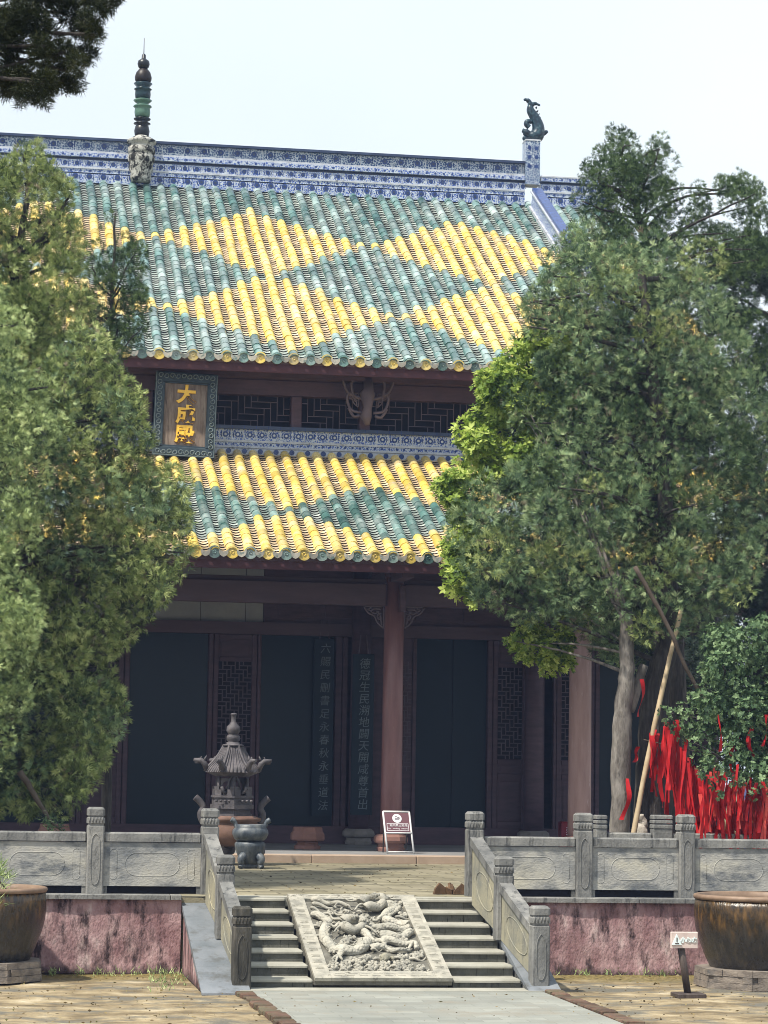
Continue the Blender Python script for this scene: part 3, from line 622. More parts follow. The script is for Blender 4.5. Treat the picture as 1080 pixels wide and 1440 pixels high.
# porch wall, doors
YD = 53.95
def lattice_mb(x0, x1, z0, z1, y, u, bar, kk):
    """herringbone lattice of thin bars, cells of size u"""
    mb = MB(); nx_, nz_ = max(2, round((x1 - x0) / u)), max(2, round((z1 - z0) / u)); ux, uz = (x1 - x0) / nx_, (z1 - z0) / nz_; h = bar / 2
    for i in range(nx_):
        for j in range(nz_):
            k = (i - j) % (2 * kk)
            if i < nx_ - 1 and not (k < kk - 1): mb.box(x0 + (i + 1) * ux - h, x0 + (i + 1) * ux + h, y - .012, y + .012, z0 + j * uz - h, z0 + (j + 1) * uz + h)
            if j < nz_ - 1 and not (k >= kk + 1): mb.box(x0 + i * ux - h, x0 + (i + 1) * ux + h, y - .0145, y + .0145, z0 + (j + 1) * uz - h, z0 + (j + 1) * uz + h)
    return mb
m = MB(); m.box(X0, X1, YD - .09, YD + .2, P, 1.5); m.build('door_sill', M['wood'], H)
m = MB(); m.box(X0, X1, YD - .1, YD + .16, 5.51, 5.77)
m.box(X0, X1, YD - .12, YD + .16, 6.98, 7.3); m.build('door_lintel', M['beam'], H)
m = MB(); x = 1.1
while x < 6.25:
    e = min(x + .96, 6.28); m.box(x + .006, e - .006, YD + .02, YD + .06, 5.775, 6.2); m.box(x + .006, e - .006, YD + .02, YD + .06, 6.21, 6.97); x = e
m.build('paper_panel', M['plaster'], H)
MB().box(X0, 1.1, YD, YD + .08, 5.775, 6.97).build('transom_panel', M['wood'], H)
tp_ = MB().box(6.285, X1, YD, YD + .08, 5.775, 6.97).build('transom_panel', M['wood'], H)
for i in range(9): MB().box(6.6 + i * 1.0, 7.35 + i * 1.0, YD - .03, YD - .002, 5.9, 6.15).build('raised_panel', M['wood'], tp_)
def door_leaf(x0, x1):
    m = MB(); y0, y1 = YD - .05, YD + .03
    for a, b in ((x0, x0 + .11), (x1 - .11, x1)): m.cbox(a, b, y0, y1, 1.505, 5.505, .012)
    for a, b in ((1.505, 1.65), (2.55, 2.66), (2.86, 2.97), (4.93, 5.03), (5.4, 5.505)): m.cbox(x0 + .112, x1 - .112, y0 + .004, y1, a, b, .012)
    for a, b in ((1.655, 2.545), (2.665, 2.855), (5.035, 5.395)):
        m.box(x0 + .112, x1 - .112, y0 + .04, y1 - .01, a, b)
        if b - a > .15: m.cbox(x0 + .16, x1 - .16, y0 + .025, y0 + .04, a + .05, b - .05, .004)
    d = m.build('door_leaf', M['wood'], H)
    lattice_mb(x0 + .112, x1 - .112, 2.97, 4.93, YD - .01, .085, .02, 2).build('lattice', M['lattice'], d)
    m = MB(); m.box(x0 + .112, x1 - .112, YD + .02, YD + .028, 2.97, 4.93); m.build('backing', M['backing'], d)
def pane(x0, x1, steps=()):
    m = MB(); e = [x0, *steps, x1]
    for i, (a, b) in enumerate(zip(e[:-1], e[1:])): m.box(a, b, YD + .06 + .05 * (i % 2), YD + .075 + .05 * (i % 2), 1.502, 5.508)
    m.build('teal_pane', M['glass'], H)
mull = []
def jamb(a, b): mull.append((a, b))
leaves = [(2.43, 3.36), (5.24, 6.16), (11.26, 12.02), (12.66, 13.5), (14.9, 15.75)]
for a, b in leaves: door_leaf(a, b)
for a, b in [(-1.0, -.1), (-6.9, -6.0), (-4.9, -4.0)]: door_leaf(a, b)
pane(3.49, 5.12); pane(6.26, 7.82, (7.33,)); pane(9.6, 11.13, (10.05, 10.4)); pane(.55, 2.3); pane(13.62, 14.8, (14.1,)); pane(-3.5, -1.1); pane(-5.9, -5.0)
jb = [(3.37, 3.48), (5.13, 5.23), (6.17, 6.25), (7.83, 7.98), (7.99, 8.1), (8.57, 9.24), (9.5, 9.59), (11.14, 11.25), (12.03, 12.12), (12.58, 12.65), (13.51, 13.61), (14.81, 14.89), (15.76, 15.84), (2.31, 2.42), (.42, .54), (-.08, -.02), (-1.09, -1.01), (-3.62, -3.51), (-6.0, -5.9)]
for a, b in jb: MB().cbox(a + .002, b - .002, YD - .07, YD + .1, 1.503, 5.507, .012).build('door_post', M['wood'], H)
d = MB(); d.box(9.245, 9.495, YD - .03, YD + .02, 1.503, 5.507); d = d.build('narrow_leaf', M['wood'], H)
lattice_mb(9.27, 9.47, 2.7, 5.0, YD - .04, .08, .018, 2).build('lattice', M['lattice'], d)
m = MB(); m.box(X0, X1, 60, 60.1, P, 9.5); m.box(X0, X0 + .25, YD + .2, 74, P, 11.3); m.box(X1 - .25, X1, YD + .2, 74, P, 11.3); m.box(X0 + .26, X1 - .26, 73.7, 74, P, 11.3)
m.build('inner_wall', M['wood'], H)
m = MB(); m.box(X0 + .3, X1 - .3, 50.2, 60, 6.99, 7.04); m.build('porch_ceiling', M['wood'], H)

# ---- roofs
def tri(d): return abs(d)
def up_yellow(x, y):
    i = round((x - 6.68) / 5.14)
    for ii in (i - 1, i, i + 1):
        for j in range(-1, 4):
            if abs(x - (6.68 + 5.14 * ii)) / 2.57 + abs(y - (59.55 - 4.4 * j)) / 2.2 < 1 and j in (0, 1): return True
    return False
def low_yellow(x, y):
    i = round((x - 8.12) / 3.78)
    return not any(abs(x - (8.12 + 3.78 * ii)) / 1.92 + abs(y - 49.93) / 1.68 < 1 for ii in (i - 1, i, i + 1))
def roof(name, Ye, ze, slope, Yt, xs0, pitch, xa, xb, tile, yellow, pan, sag=0.0):
    ang = math.atan(slope); L_ = (Yt - Ye) / math.cos(ang); ca, sa = math.cos(ang), math.sin(ang)
    def pt(x, s, h):      # s metres up the slope from the eave, h above the deck
        q = s / L_; dz = -sag * 4 * q * (1 - q)
        return (x, Ye + s * ca - h * sa, ze + s * sa + h * ca + dz)
    k0, k1 = math.ceil((xa - xs0) / pitch), math.floor((xb - xs0) / pitch)
    rf = thing_part(name)
    deck = MB(); ns = 8
    for i in range(ns):
        s0, s1 = L_ * i / ns, L_ * (i + 1) / ns
        a = [pt(xa, s0, -.02), pt(xb, s0, -.02), pt(xb, s1, -.02), pt(xa, s1, -.02)]; b = [pt(xa, s0, -.14), pt(xb, s0, -.14), pt(xb, s1, -.14), pt(xa, s1, -.14)]
        deck.add(a + b, [(0, 1, 2, 3), (7, 6, 5, 4), (0, 4, 5, 1), (1, 5, 6, 2), (3, 2, 6, 7), (0, 3, 7, 4)])
    deck.build('roof_deck', M['wood'], rf)
    cov = MB(); pn = MB(); cap = MB(); drip = MB()
    r0, r1 = pitch * .285, pitch * .312; nt_ = round(L_ / tile); tl = L_ / nt_; NA = 7
    for k in range(k0, k1 + 1):
        x = xs0 + k * pitch; jx = random.uniform(-.012, .012); slip = random.uniform(-.05, .05); ph = random.uniform(0, 6)
        for j in range(nt_):
            s0, s1 = j * tl, (j + 1) * tl
            yy = Ye + (s0 + s1) / 2 * ca; mi = 1 if yellow(x, yy + random.uniform(-.05, .05)) else 0
            jr = random.uniform(.97, 1.03); lift = random.uniform(0, .006); o = random.uniform(-.007, .007) + jx + .012 * math.sin(j * .35 + ph)
            rings = []
            for (s, r) in ((s1 + .01, r0 * jr), (s0, r1 * jr), (s0, r1 * .8)):
                rings += [pt(x + o - r * math.cos(math.pi * a / (NA - 1)), s, .012 + lift + r * 1.05 * math.sin(math.pi * a / (NA - 1))) for a in range(NA)]
            b = len(cov.v); cov.v += rings
            for a in range(NA - 1):
                cov.f.append([b + a, b + NA + a, b + NA + a + 1, b + a + 1]); cov.m.append(mi); cov.sm.append(True)
            vv = [rings[NA + a] for a in range(NA)] + [rings[2 * NA + a] for a in range(NA)]
            cov.add(vv, [(a, NA + a, NA + a + 1, a + 1) for a in range(NA - 1)], mi)
        # eave end disc and its raised rim
        mi = 1 if k % 2 == 0 else 0; c = pt(x, -.012, .012); rr_ = r1 * 1.14
        disc = [(c[0] + rr_ * math.cos(t * math.pi / 8), c[1] - .02, c[2] + .02 + rr_ * math.sin(t * math.pi / 8)) for t in range(16)]
        back = [(q[0], q[1] + .05, q[2]) for q in disc]
        inn = [(c[0] + rr_ * .78 * math.cos(t * math.pi / 8), c[1] - .02, c[2] + .02 + rr_ * .78 * math.sin(t * math.pi / 8)) for t in range(16)]
        inn2 = [(q[0], q[1] + .012, q[2]) for q in inn]
        b = len(cap.v); cap.v += disc + back + inn + inn2
        for t in range(16):
            t2 = (t + 1) % 16
            for q in ((b + t, b + 16 + t, b + 16 + t2, b + t2), (b + t, b + t2, b + 32 + t2, b + 32 + t), (b + 32 + t, b + 32 + t2, b + 48 + t2, b + 48 + t)): cap.f.append(list(q)); cap.m.append(mi); cap.sm.append(False)
        cap.f.append([b + 48 + t for t in range(16)]); cap.m.append(mi); cap.sm.append(False)
        cap.tube([(c[0] + .03 * math.cos(t), c[1] - .012, c[2] + .02 + .03 * math.sin(t)) for t in [i_ * .9 for i_ in range(8)]], .008, 4, mi)
        if k == k1: continue
        # pan tiles in the gutter to the right
        xm = x + pitch / 2; hw = pitch * .27; npn = round(L_ / pan); pl = L_ / npn
        for j in range(npn):
            s0, s1 = j * pl, (j + 1) * pl + .015; mi = 1 if yellow(xm, Ye + (s0 + s1) / 2 * ca) else 0
            jh = random.uniform(0, .006)
            up_ = [pt(xm + q * hw, s1, .0 + .03 * abs(q) ** 2) for q in (-1, -.5, 0, .5, 1)]
            lo = [pt(xm + q * hw, s0, .022 + jh + .03 * abs(q) ** 2) for q in (-1, -.5, 0, .5, 1)]
            un = [pt(xm + q * hw, s0 + .003, .009 + jh + .03 * abs(q) ** 2) for q in (-1, -.5, 0, .5, 1)]
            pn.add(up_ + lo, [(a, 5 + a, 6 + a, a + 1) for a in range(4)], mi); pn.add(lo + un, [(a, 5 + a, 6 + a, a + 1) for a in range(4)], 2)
        # scalloped drip tile
        c = pt(xm, -.0, .03); w_ = pitch * .27
        out = [(-w_, .05), (-w_ * .95, -.02), (-w_ * .7, -.06), (-w_ * .35, -.082), (0, -.095), (w_ * .35, -.082), (w_ * .7, -.06), (w_ * .95, -.02), (w_, .05), (w_ * .5, .02), (0, .008), (-w_ * .5, .02)]
        b = len(drip.v); yy = c[1] - .045
        drip.prism([(xm + a, c[2] + h) for a, h in out], 'y', yy, yy + .02)
    cov.build('cover_tiles', [M['green'], M['yellow']], rf); pn.build('pan_tiles', [M['pan_green'], M['pan_yellow'], M['tile_gap_shade']], rf)
    cap.build('end_discs', [M['green'], M['yellow']], rf); drip.build('drip_tiles', M['pan_pale'], rf)
    f = MB(); f.box(xa, xb, Ye + .05, Ye + .10, ze - .27, ze - .045); f.build('fascia', M['fascia'], rf)
    ra = MB(); k = 0; x = xa + .1
    while x < xb:
        a, b = pt(x, .12, -.2), pt(x, L_ * .5, -.2); ra.tube([a, b], .055, 6); x += .3
    ra.build('rafters', M['wood'], rf)
    return rf, pt
def thing_part(name):
    o = bpy.data.objects.new(name, None); COL.objects.link(o); o.parent = H; o['_org'] = H['_org']; return o
UR, upt = roof('upper_roof', 52.6, 11.2, .555, 63.45, 7.35, .3515, X0 - .3, X1 + .1, .30, up_yellow, .15, .0)
LR, lpt = roof('lower_roof', 47.6, 6.69, .433, 53.62, 4.254, .3385, X0 - 1.7, X1 + 1.7, .30, low_yellow, .15, .0)
m = MB(); m.add([(X0 - .3, 63.5, 17.2), (X1 + .1, 63.5, 17.2), (X1 + .1, 75, 10.8), (X0 - .3, 75, 10.8), (X0 - .3, 63.5, 17.0), (X1 + .1, 63.5, 17.0), (X1 + .1, 75, 10.6), (X0 - .3, 75, 10.6)], [(0, 1, 2, 3), (7, 6, 5, 4), (2, 6, 7, 3), (0, 3, 7, 4), (1, 5, 6, 2)])
m.build('rear_roof', M['pan_green'], H)
for xx in (X0, X1 - .2): MB().prism([(53.9, 11.0), (74, 11.0), (63.5, 16.9)], 'x', xx, xx + .2).build('gable_wall', M['wood'], H)

# upper storey: porcelain band, lattice windows, beam, carved bracket
YU = 53.8
def band(mb, x0, x1, y, zt, layers):
    for z0, z1, dy, mi in layers: mb.box(x0, x1, y - dy, y + .3, zt - z1, zt - z0, mi)
def roundels(mb, x0, x1, step, y, z, r, mi, mj=None):
    x = x0 + step / 2
    while x < x1:
        mb.prism([(x + r * math.cos(t * math.pi / 5), z + r * math.sin(t * math.pi / 5)) for t in range(10)], 'y', y - .004, y + .01, mi)
        if mj is not None:
            mb.prism([(x + r * .45 * math.cos(t * math.pi / 4), z + r * .45 * math.sin(t * math.pi / 4)) for t in range(8)], 'y', y - .008, y - .0045, mj)
            for sx in (-1, 1):     # leaf scrolls beside the flower
                mb.tube([(x + sx * r * 1.25, y - .001, z - r * .9), (x + sx * r * 1.5, y - .001, z), (x + sx * r * 1.25, y - .001, z + r * .9)], .011, 4, mi)
        x += step
def joints(mb, x0, x1, step, y, z0, z1, mi):
    x = x0
    while x < x1: mb.box(x - .008, x + .008, y - .003, y + .01, z0, z1, mi); x += step
PM = [M['porcelain'], M['white_glaze'], M['cobalt'], M['navy'], M['porcelain_dense']]
b = MB(); zt = 9.935; bx0, bx1 = X0 + .2, X1 - .2
band(b, bx0, bx1, YU, zt, [(0, .075, .10, 3), (.0755, .31, .03, 0), (.3105, .355, .055, 1), (.3555, .435, .035, 0), (.4355, .475, .055, 1), (.4755, .56, .03, 1)])
roundels(b, bx0, bx1, .26, YU - .03, zt - .19, .062, 2, 1); joints(b, bx0, bx1, .26, YU - .03, zt - .305, zt - .08, 1); joints(b, bx0, bx1, .26, YU - .1, zt - .072, zt - .004, 2)
roundels(b, bx0, bx1, .16, YU - .035, zt - .395, .024, 2)
bc = b.build('porcelain_band', PM, H)
b = MB(); k = 0; x = 4.254 - .3385 * 36 + .17
while x < bx1:      # scalloped skirt with a flower between the tile rows
    if x > bx0: 
        b.prism([(x + .135 * math.cos(t * math.pi / 6 + math.pi), zt - .5 + .15 * math.sin(t * math.pi / 6 + math.pi)) for t in range(7)], 'y', YU - .05, YU - .032, 1)
        b.prism([(x + .055 * math.cos(t * math.pi / 6), zt - .545 + .055 * math.sin(t * math.pi / 6)) for t in range(12)], 'y', YU - .06, YU - .051, 2)
    x += .3385
b.build('scalloped_skirt', PM, bc)
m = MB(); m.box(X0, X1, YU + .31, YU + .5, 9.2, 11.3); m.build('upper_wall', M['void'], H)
m = MB(); m.cbox(X0, X1, YU - .02, YU + .3, 10.62, 10.95, .02); m.box(X0, X1, YU - .3, YU + .3, 10.955, 11.2); m.build('upper_beam', M['wood'], H)
px_ = [6.88, 8.36, 12.0, 3.7, 1.52, 16.0, -3.6, -.5, -7.5]
for x in px_: MB().cbox(x - .115, x + .115, YU - .02, YU + .3, 9.937, 10.618, .02).build('upper_post', M['wood'], H)
xs = sorted(px_)
for a, b_ in zip(xs[:-1], xs[1:]):
    lattice_mb(a + .12, b_ - .12, 9.94, 10.615, YU + .12, .14, .014, 3).build('window_lattice', M['lattice'], H)
m = MB(); x, y, z = 8.38, YU - .25, 11.0           # carved bracket with a hanging beast and curling tendrils
m.tube([(x, y, z), (x + .01, y - .03, z - .22), (x - .02, y - .05, z - .32), (x, y - .02, z - .62), (x - .04, y - .04, z - .8), (x, y, z - .98)], [.10, .11, .17, .09, .13, .05], 8)
for sg in (-1, 1):
    for pts in (((.1, .42), (.42, .3), (.55, .02)), ((.1, .42), (.3, .36), (.36, .1), (.28, 0)), ((.12, .72), (.36, .66), (.45, .4), (.36, .3), (.3, .42)), ((.16, .78), (.3, .8), (.42, .62))):
        m.tube(smooth_path([(x + sg * a, y, z - b_) for a, b_ in pts], 5), .03, 6)
    scroll(m, x + sg * .2, y + .02, z - .3, .3, sg)
m.build('carved_bracket', M['lattice'], H)

# main ridge of blue and white ware
RY = 63.35; zt = 18.33; top = [(0, .06, .13, 3), (.0605, .33, .03, 4), (.3305, .385, .07, 1)]
low = [(.3855, .49, .10, 0), (.4905, .56, .0, 3), (.5605, .745, .05, 0), (.7455, .79, .09, 1), (.7905, .89, .07, 0), (.8905, .915, .03, 3), (.9155, 1.14, .06, 0)]  # navy bands in the recesses paint their shadow
RG = thing_part('main_ridge')
for xa, xb, ls in ((-5.5, 13.9, top + low), (14.32, X1 + .1, low), (X0 - .3, -5.92, low)):
    b = MB(); band(b, xa, xb, RY, zt, ls)
    if ls is not low: roundels(b, xa, xb, .42, RY - .03, zt - .19, .075, 2, 3); joints(b, xa, xb, .84, RY - .03, zt - .325, zt - .05, 1)
    roundels(b, xa, xb, .3, RY - .05, zt - .652, .06, 2, 3); joints(b, xa, xb, .3, RY - .05, zt - .74, zt - .565, 1)
    roundels(b, xa, xb, .24, RY - .07, zt - .84, .03, 2); roundels(b, xa, xb, .22, RY - .10, zt - .44, .028, 2)
    roundels(b, xa, xb, .3515, RY - .06, zt - .98, .075, 2, 3)
    if ls is low: b.cbox(xa, xb, RY - .11, RY + .3, zt - .385, zt - .34, .01, 1)
    b.build('ridge_wall', PM, RG)
# central pedestal and glazed finial
FX = 4.04; c = MB()
c.lathe([(.24, -.02), (.27, .1), (.25, .2), (.30, .3), (.29, .42), (.33, .52), (.345, .62), (.32, .66), (.31, .7), (.34, .72), (.335, .86), (.30, .88), (.30, .95), (.36, .98), (.375, 1.03), (.34, 1.06), (.2, 1.14), (.15, 1.17)], (FX, RY - .12, 17.27), 20)
pd = c.build('pedestal', M['old_white'], RG)
fn = thing_part('finial')
fz = 18.40
def ball(name, prof, mat): mm = MB(); mm.lathe(prof, (FX, RY - .12, fz), 20); mm.build(name, mat, fn)
ball('dark_bead', [(.15, 0), (.18, .06), (.195, .16), (.17, .28), (.14, .31), (.215, .345), (.21, .36), (.14, .38), (.15, .42), (.21, .455), (.215, .475), (.15, .5)], M['fin_dark'])
ball('pale_bead', [(.15, .501), (.185, .54), (.20, .64), (.19, .74), (.2, .76), (.235, .785), (.22, .81), (.15, .835), (.15, .87), (.19, .9), (.235, .945), (.21, .965), (.16, .972)], M['fin_green'])
ball('teal_bead', [(.16, .973), (.19, 1.02), (.20, 1.1), (.19, 1.2), (.21, 1.215), (.225, 1.235), (.17, 1.26), (.17, 1.3), (.235, 1.375), (.22, 1.39), (.17, 1.4)], M['fin_teal'])
ball('brown_bead', [(.17, 1.401), (.205, 1.46), (.215, 1.54), (.18, 1.66), (.12, 1.74), (.09, 1.76)], M['fin_brown'])
ball('top_bead', [(.09, 1.761), (.13, 1.8), (.155, 1.88), (.14, 1.96), (.07, 2.01), (.055, 2.03), (.05, 2.12), (.02, 2.15)], M['fin_dark'])
ball('spike', [(.011, 2.151), (.008, 2.55)], M['iron'])
# dragon fish on a tiled pier at each end of the high ridge
for fx_, sg in ((14.09, 1), (-5.7, -1)):
    b = MB(); b.box(fx_ - .19, fx_ + .19, RY - .14, RY + .26, zt - .60, 18.87, 4); b.cbox(fx_ - .205, fx_ + .205, RY - .155, RY + .275, 18.871, 18.91, .01, 1)
    for i in range(2):
        for j in range(3): b.lathe([(.055, 0), (.02, .015)], (fx_ - .09 + .18 * i, 0, 0), 8, 2) if False else b.prism([(fx_ - .09 + .18 * i + .055 * math.cos(t * .785), 18.2 + .24 * j + .055 * math.sin(t * .785)) for t in range(8)], 'y', RY - .152, RY - .1405, 2)
    b.build('ridge_pier', PM, RG)
    f = MB(); S = lambda pts: [(fx_ + sg * a, RY + .05, 18.91 + h) for a, h in pts]
    f.tube(smooth_path(S([(.06, .08), (.16, .2), (.17, .4), (.08, .62), (-.03, .8), (-.04, .95)]), 5), [.13, .16, .18, .19, .19, .185, .18, .175, .17, .165, .16, .155, .15, .145, .14, .135, .13, .125, .12, .115, .11, .1, .09, .085, .07, .06][:26], 10)
    f.tube(smooth_path(S([(-.04, .9), (-.06, 1.02), (-.14, 1.08), (-.22, 1.08)]), 4), [.07] * 4 + [.06] * 4 + [.04] * 4 + [.015], 7)
    f.tube(smooth_path(S([(-.04, .92), (.06, .99), (.14, .98), (.22, .95)]), 4), [.06] * 4 + [.045] * 4 + [.03] * 4 + [.012], 7)
    f.tube(smooth_path(S([(.12, .12), (-.05, .16), (-.2, .25), (-.25, .27)]), 4), [.15] * 4 + [.1] * 4 + [.06] * 4 + [.04], 8)     # upper jaw
    f.tube(smooth_path(S([(.1, .06), (-.08, .05), (-.24, .07)]), 4), [.1] * 4 + [.065] * 4 + [.03], 8)        # lower jaw
    f.tube(smooth_path(S([(-.06, .36), (-.14, .44), (-.1, .52), (.0, .5)]), 4), [.07] * 8 + [.06] * 5, 7)
    f.tube(smooth_path(S([(.2, .2), (.32, .2), (.42, .3)]), 4), [.07] * 4 + [.05] * 4 + [.012], 7)
    for i in range(6): f.tube(S([(.26 - i * .03, .42 + i * .09), (.31 - i * .035, .47 + i * .09)]), [.03, .008], 5)
    f.tube(S([(-.12, .26), (-.12, .30)]), .035, 6)
    f.build('dragon_fish', M['fish'], RG)
    # descending ridge on the slope
    b = MB(); L_ = 11.9
    def slope_box(x0, x1, h0, h1, mi, s0=0.0, s1=L_): b.add([upt(x, s, h) for h in (h0, h1) for x, s in ((x0, s0), (x1, s0), (x1, s1), (x0, s1))], [(3, 2, 1, 0), (4, 5, 6, 7), (0, 1, 5, 4), (1, 2, 6, 5), (2, 3, 7, 6), (3, 0, 4, 7)], mi)
    slope_box(fx_ - .15, fx_ + .15, 0, .14, 1); slope_box(fx_ - .1, fx_ + .1, .141, .5, 0); slope_box(fx_ - .16, fx_ + .16, .501, .54, 1); slope_box(fx_ - .12, fx_ + .12, .541, .62, 2)
    b.build('descending_ridge', PM, RG)

# ---- name plaque and couplet boards hung on the hall
PL = thing('name_plaque', 'dark wooden name plaque with three gold characters in a blue-grey scroll frame', 'plaque', (4.42, 52.95, 9.15))
x0, x1, z0, z1, y = 3.76, 5.07, 9.13, 10.93, 52.95
m = MB(); w_ = .21
for a, b_, c_, d_ in ((x0, x1, z0, z0 + w_), (x0, x1, z1 - w_, z1), (x0, x0 + w_, z0 + w_ + .002, z1 - w_ - .002), (x1 - w_, x1, z0 + w_ + .002, z1 - w_ - .002)): m.cbox(a, b_, y, y + .12, c_, d_, .02)
for a, b_, c_, d_ in ((x0 + w_, x1 - w_, z0 + w_ + .003, z0 + w_ + .03), (x0 + w_, x1 - w_, z1 - w_ - .03, z1 - w_ - .003)): m.box(a, b_, y + .03, y + .1, c_, d_)
fr = m.build('frame', M['plaque_frame'], PL)
m = MB()
def vine(ax, fixed, a0, a1):
    n_ = int(abs(a1 - a0) / .115)
    for i in range(n_):
        cc = a0 + (i + .5) * (a1 - a0) / n_; pts = []
        for t in range(10):
            r_ = .058 * (1 - t / 16); an = t * .75 + (math.pi if i % 2 else 0); u_, v_ = cc + r_ * math.cos(an), fixed + r_ * math.sin(an)
            pts.append((u_, y - .004, v_) if ax == 'x' else (v_, y - .004, u_))
        m.tube(pts, .011, 5)
for f_ in (z0 + .09, z1 - .09): vine('x', f_, x0 + .05, x1 - .05)
for f_ in (x0 + .1, x1 - .1): vine('z', f_, z0 + .17, z1 - .17)
for a, b_, c_, d_ in ((x0 + .012, x1 - .012, z0 + .012, z0 + .03), (x0 + .012, x0 + .028, z0 + .031, z1 - .03), (x1 - .028, x1 - .012, z0 + .031, z1 - .03)): m.box(a, b_, y - .006, y - .001, c_, d_)
m.build('scroll_relief', M['plaque_relief'], fr)
m = MB(); m.box(x0 + w_ - .002, x1 - w_ + .002, y + .06, y + .1, z0 + w_, z1 - w_); m.build('board', M['plaque'], PL)
text('lettering', '大成殿', (x0 + x1) / 2 + .01, y + .045, z1 - .49, .40, M['gold'], PL, .02, gap=.425, offset=.015)
for lab, xa, xb, z0, z1, yb, ch, fz_ in (('tall dark teal couplet board with pale brush characters, hung on the inner column', 8.1, 8.56, 1.76, 5.12, 53.2, '德冠生民溯地闢天開咸尊首出', .235),
                                         ('tall dark teal couplet board with dim characters against the pane left of the inner column', 7.36, 7.8, 1.72, 5.45, 53.82, '六賜民刪書足永春秋永垂道法', .225)):
    t = thing('couplet_board', lab, 'couplet board', ((xa + xb) / 2, yb, z0))
    m = MB(); cx = (xa + xb) / 2
    m.cbox(xa, xb, yb, yb + .05, z0, z1, .012); m.build('board', M['board'], t)
    n_ = len(ch); text('characters', ch, cx + .02, yb - .004, z1 - .22, fz_, M['ink'], t, .004, gap=(z1 - z0 - .42) / (n_ - 1), skew=.12)
    m = MB()
    for sx in (-1, 1): m.tube([(cx + sx * .1, yb + .03, z1), (cx + sx * .06, yb + .06, z1 + .4)], .012, 5)
    m.build('hanger', M['lattice'], t)
PL.rotation_euler = (R(-4), R(1.7), 0)
# ------------------------------------------------------------------ things on the terrace
# big incense burner: bowl on legs, pavilion on top
BX, BY = 4.86, 45.8
z = lambda py: at(325, py, BY).z
sc = at(425, 1100, BY).x - at(325, 1100, BY).x; sc /= 100          # metres per photo pixel at this depth
t = thing('incense_burner', 'tall cast iron incense burner with a pagoda roof and curved side handles', 'incense burner', (BX, BY, T))
c0 = at(325, 1180, BY).x; q = lambda px: c0 + (px - 325) * sc
m = MB(); m.lathe([(.2, z(1190)), (.42, z(1187)), (.5, z(1180)), (.53, z(1172)), (.5, z(1162)), (.46, z(1156)), (.52, z(1154)), (.53, z(1150)), (.44, z(1148.5)), (.43, z(1147))], (c0, BY, 0), 28); m.build('bowl', M['rust'], t)
for a in (215, 335, 90):
    ca, sa = math.cos(R(a)), math.sin(R(a)); m = MB()
    m.tube(smooth_path([(c0 + ca * .34, BY + sa * .34, z(1186)), (c0 + ca * .52, BY + sa * .52, z(1192)), (c0 + ca * .45, BY + sa * .45, z(1202)), (c0 + ca * .5, BY + sa * .5, T + .03)], 4), [.12] * 4 + [.13] * 4 + [.08] * 4 + [.09], 8); m.build('leg', M['iron'], t)
for sg in (-1, 1):
    m = MB(); pp = smooth_path([(c0 + sg * .50, BY, z(1158)), (c0 + sg * .56, BY, z(1146)), (c0 + sg * .51, BY, z(1136)), (c0 + sg * .58, BY, z(1127)), (c0 + sg * .66, BY, z(1121.5))], 5)
    m.tube(pp, .06, 8); m.tube([(c0 + sg * .50, BY, z(1158)), (c0 + sg * .4, BY, z(1165))], .055, 8); m.build('handle', M['iron'], t)
m = MB()
for r0_, r1_, za, zb in ((.42, .42, 1150, 1147.5), (.36, .36, 1147.4, 1144), (.36, .355, 1138.5, 1137), (.33, .33, 1144, 1138.5), (.385, .385, 1136.9, 1131), (.355, .355, 1130.9, 1121.5), (.38, .38, 1121.4, 1118.5)): m.lathe([(r0_ * 1.1, z(za)), (r1_ * 1.1, z(zb))], (c0, BY, 0), 6, smooth=False, rot=R(30))
for i in range(9): m.lathe([(.022, -.02), (.025, 0), (.022, .02)], (c0 - .31 + .62 * i / 8, BY - .335, z(1126)), 6)
m.build('drum', M['iron'], t)
m = MB()      # parapet and hexagonal pavilion walls with round windows
for i in range(6):
    a = R(60 * i + 30); a2 = R(60 * i + 90); p0, p1 = Vector((c0 + .37 * math.cos(a), BY + .37 * math.sin(a))), Vector((c0 + .37 * math.cos(a2), BY + .37 * math.sin(a2)))
    for f0, f1, zz in ((0, .22, 1106), (.2201, .34, 1110), (.66, .7799, 1110), (.78, 1, 1106)):
        A, B_ = p0.lerp(p1, f0), p0.lerp(p1, f1); nrm = (p1 - p0).orthogonal().normalized() * .018
        m.prism([tuple(A + nrm), tuple(B_ + nrm), tuple(B_ - nrm), tuple(A - nrm)], 'z', z(1118.4), z(zz))
    q0, q1 = Vector((c0 + .29 * math.cos(a), BY + .29 * math.sin(a))), Vector((c0 + .29 * math.cos(a2), BY + .29 * math.sin(a2)))
    m.lathe([(.035, z(1118.4)), (.03, z(1093))], (q0.x, q0.y, 0), 8)
    if i not in (4, 1):
        rings = []; zc, hz = (z(1118) + z(1094)) / 2, (z(1094) - z(1118)) / 2
        for t_ in range(16):
            an = 2 * math.pi * t_ / 16; e = max(abs(math.cos(an)), abs(math.sin(an)))
            for rad in (.62, 1 / e):
                pt_ = q0.lerp(q1, .5 + .46 * math.cos(an) * min(rad, 1 / e)); rings.append((pt_.x, pt_.y, zc + hz * math.sin(an) * min(rad, 1 / e)))
        m.add(rings, [(2 * k, 2 * ((k + 1) % 16), 2 * ((k + 1) % 16) + 1, 2 * k + 1) for k in range(16)])
m.tube([(c0 + .1 * math.cos(k * .5236), BY - .27, (z(1117) + z(1096)) / 2 + .2 * math.sin(k * .5236)) for k in range(13)], .022, 6)
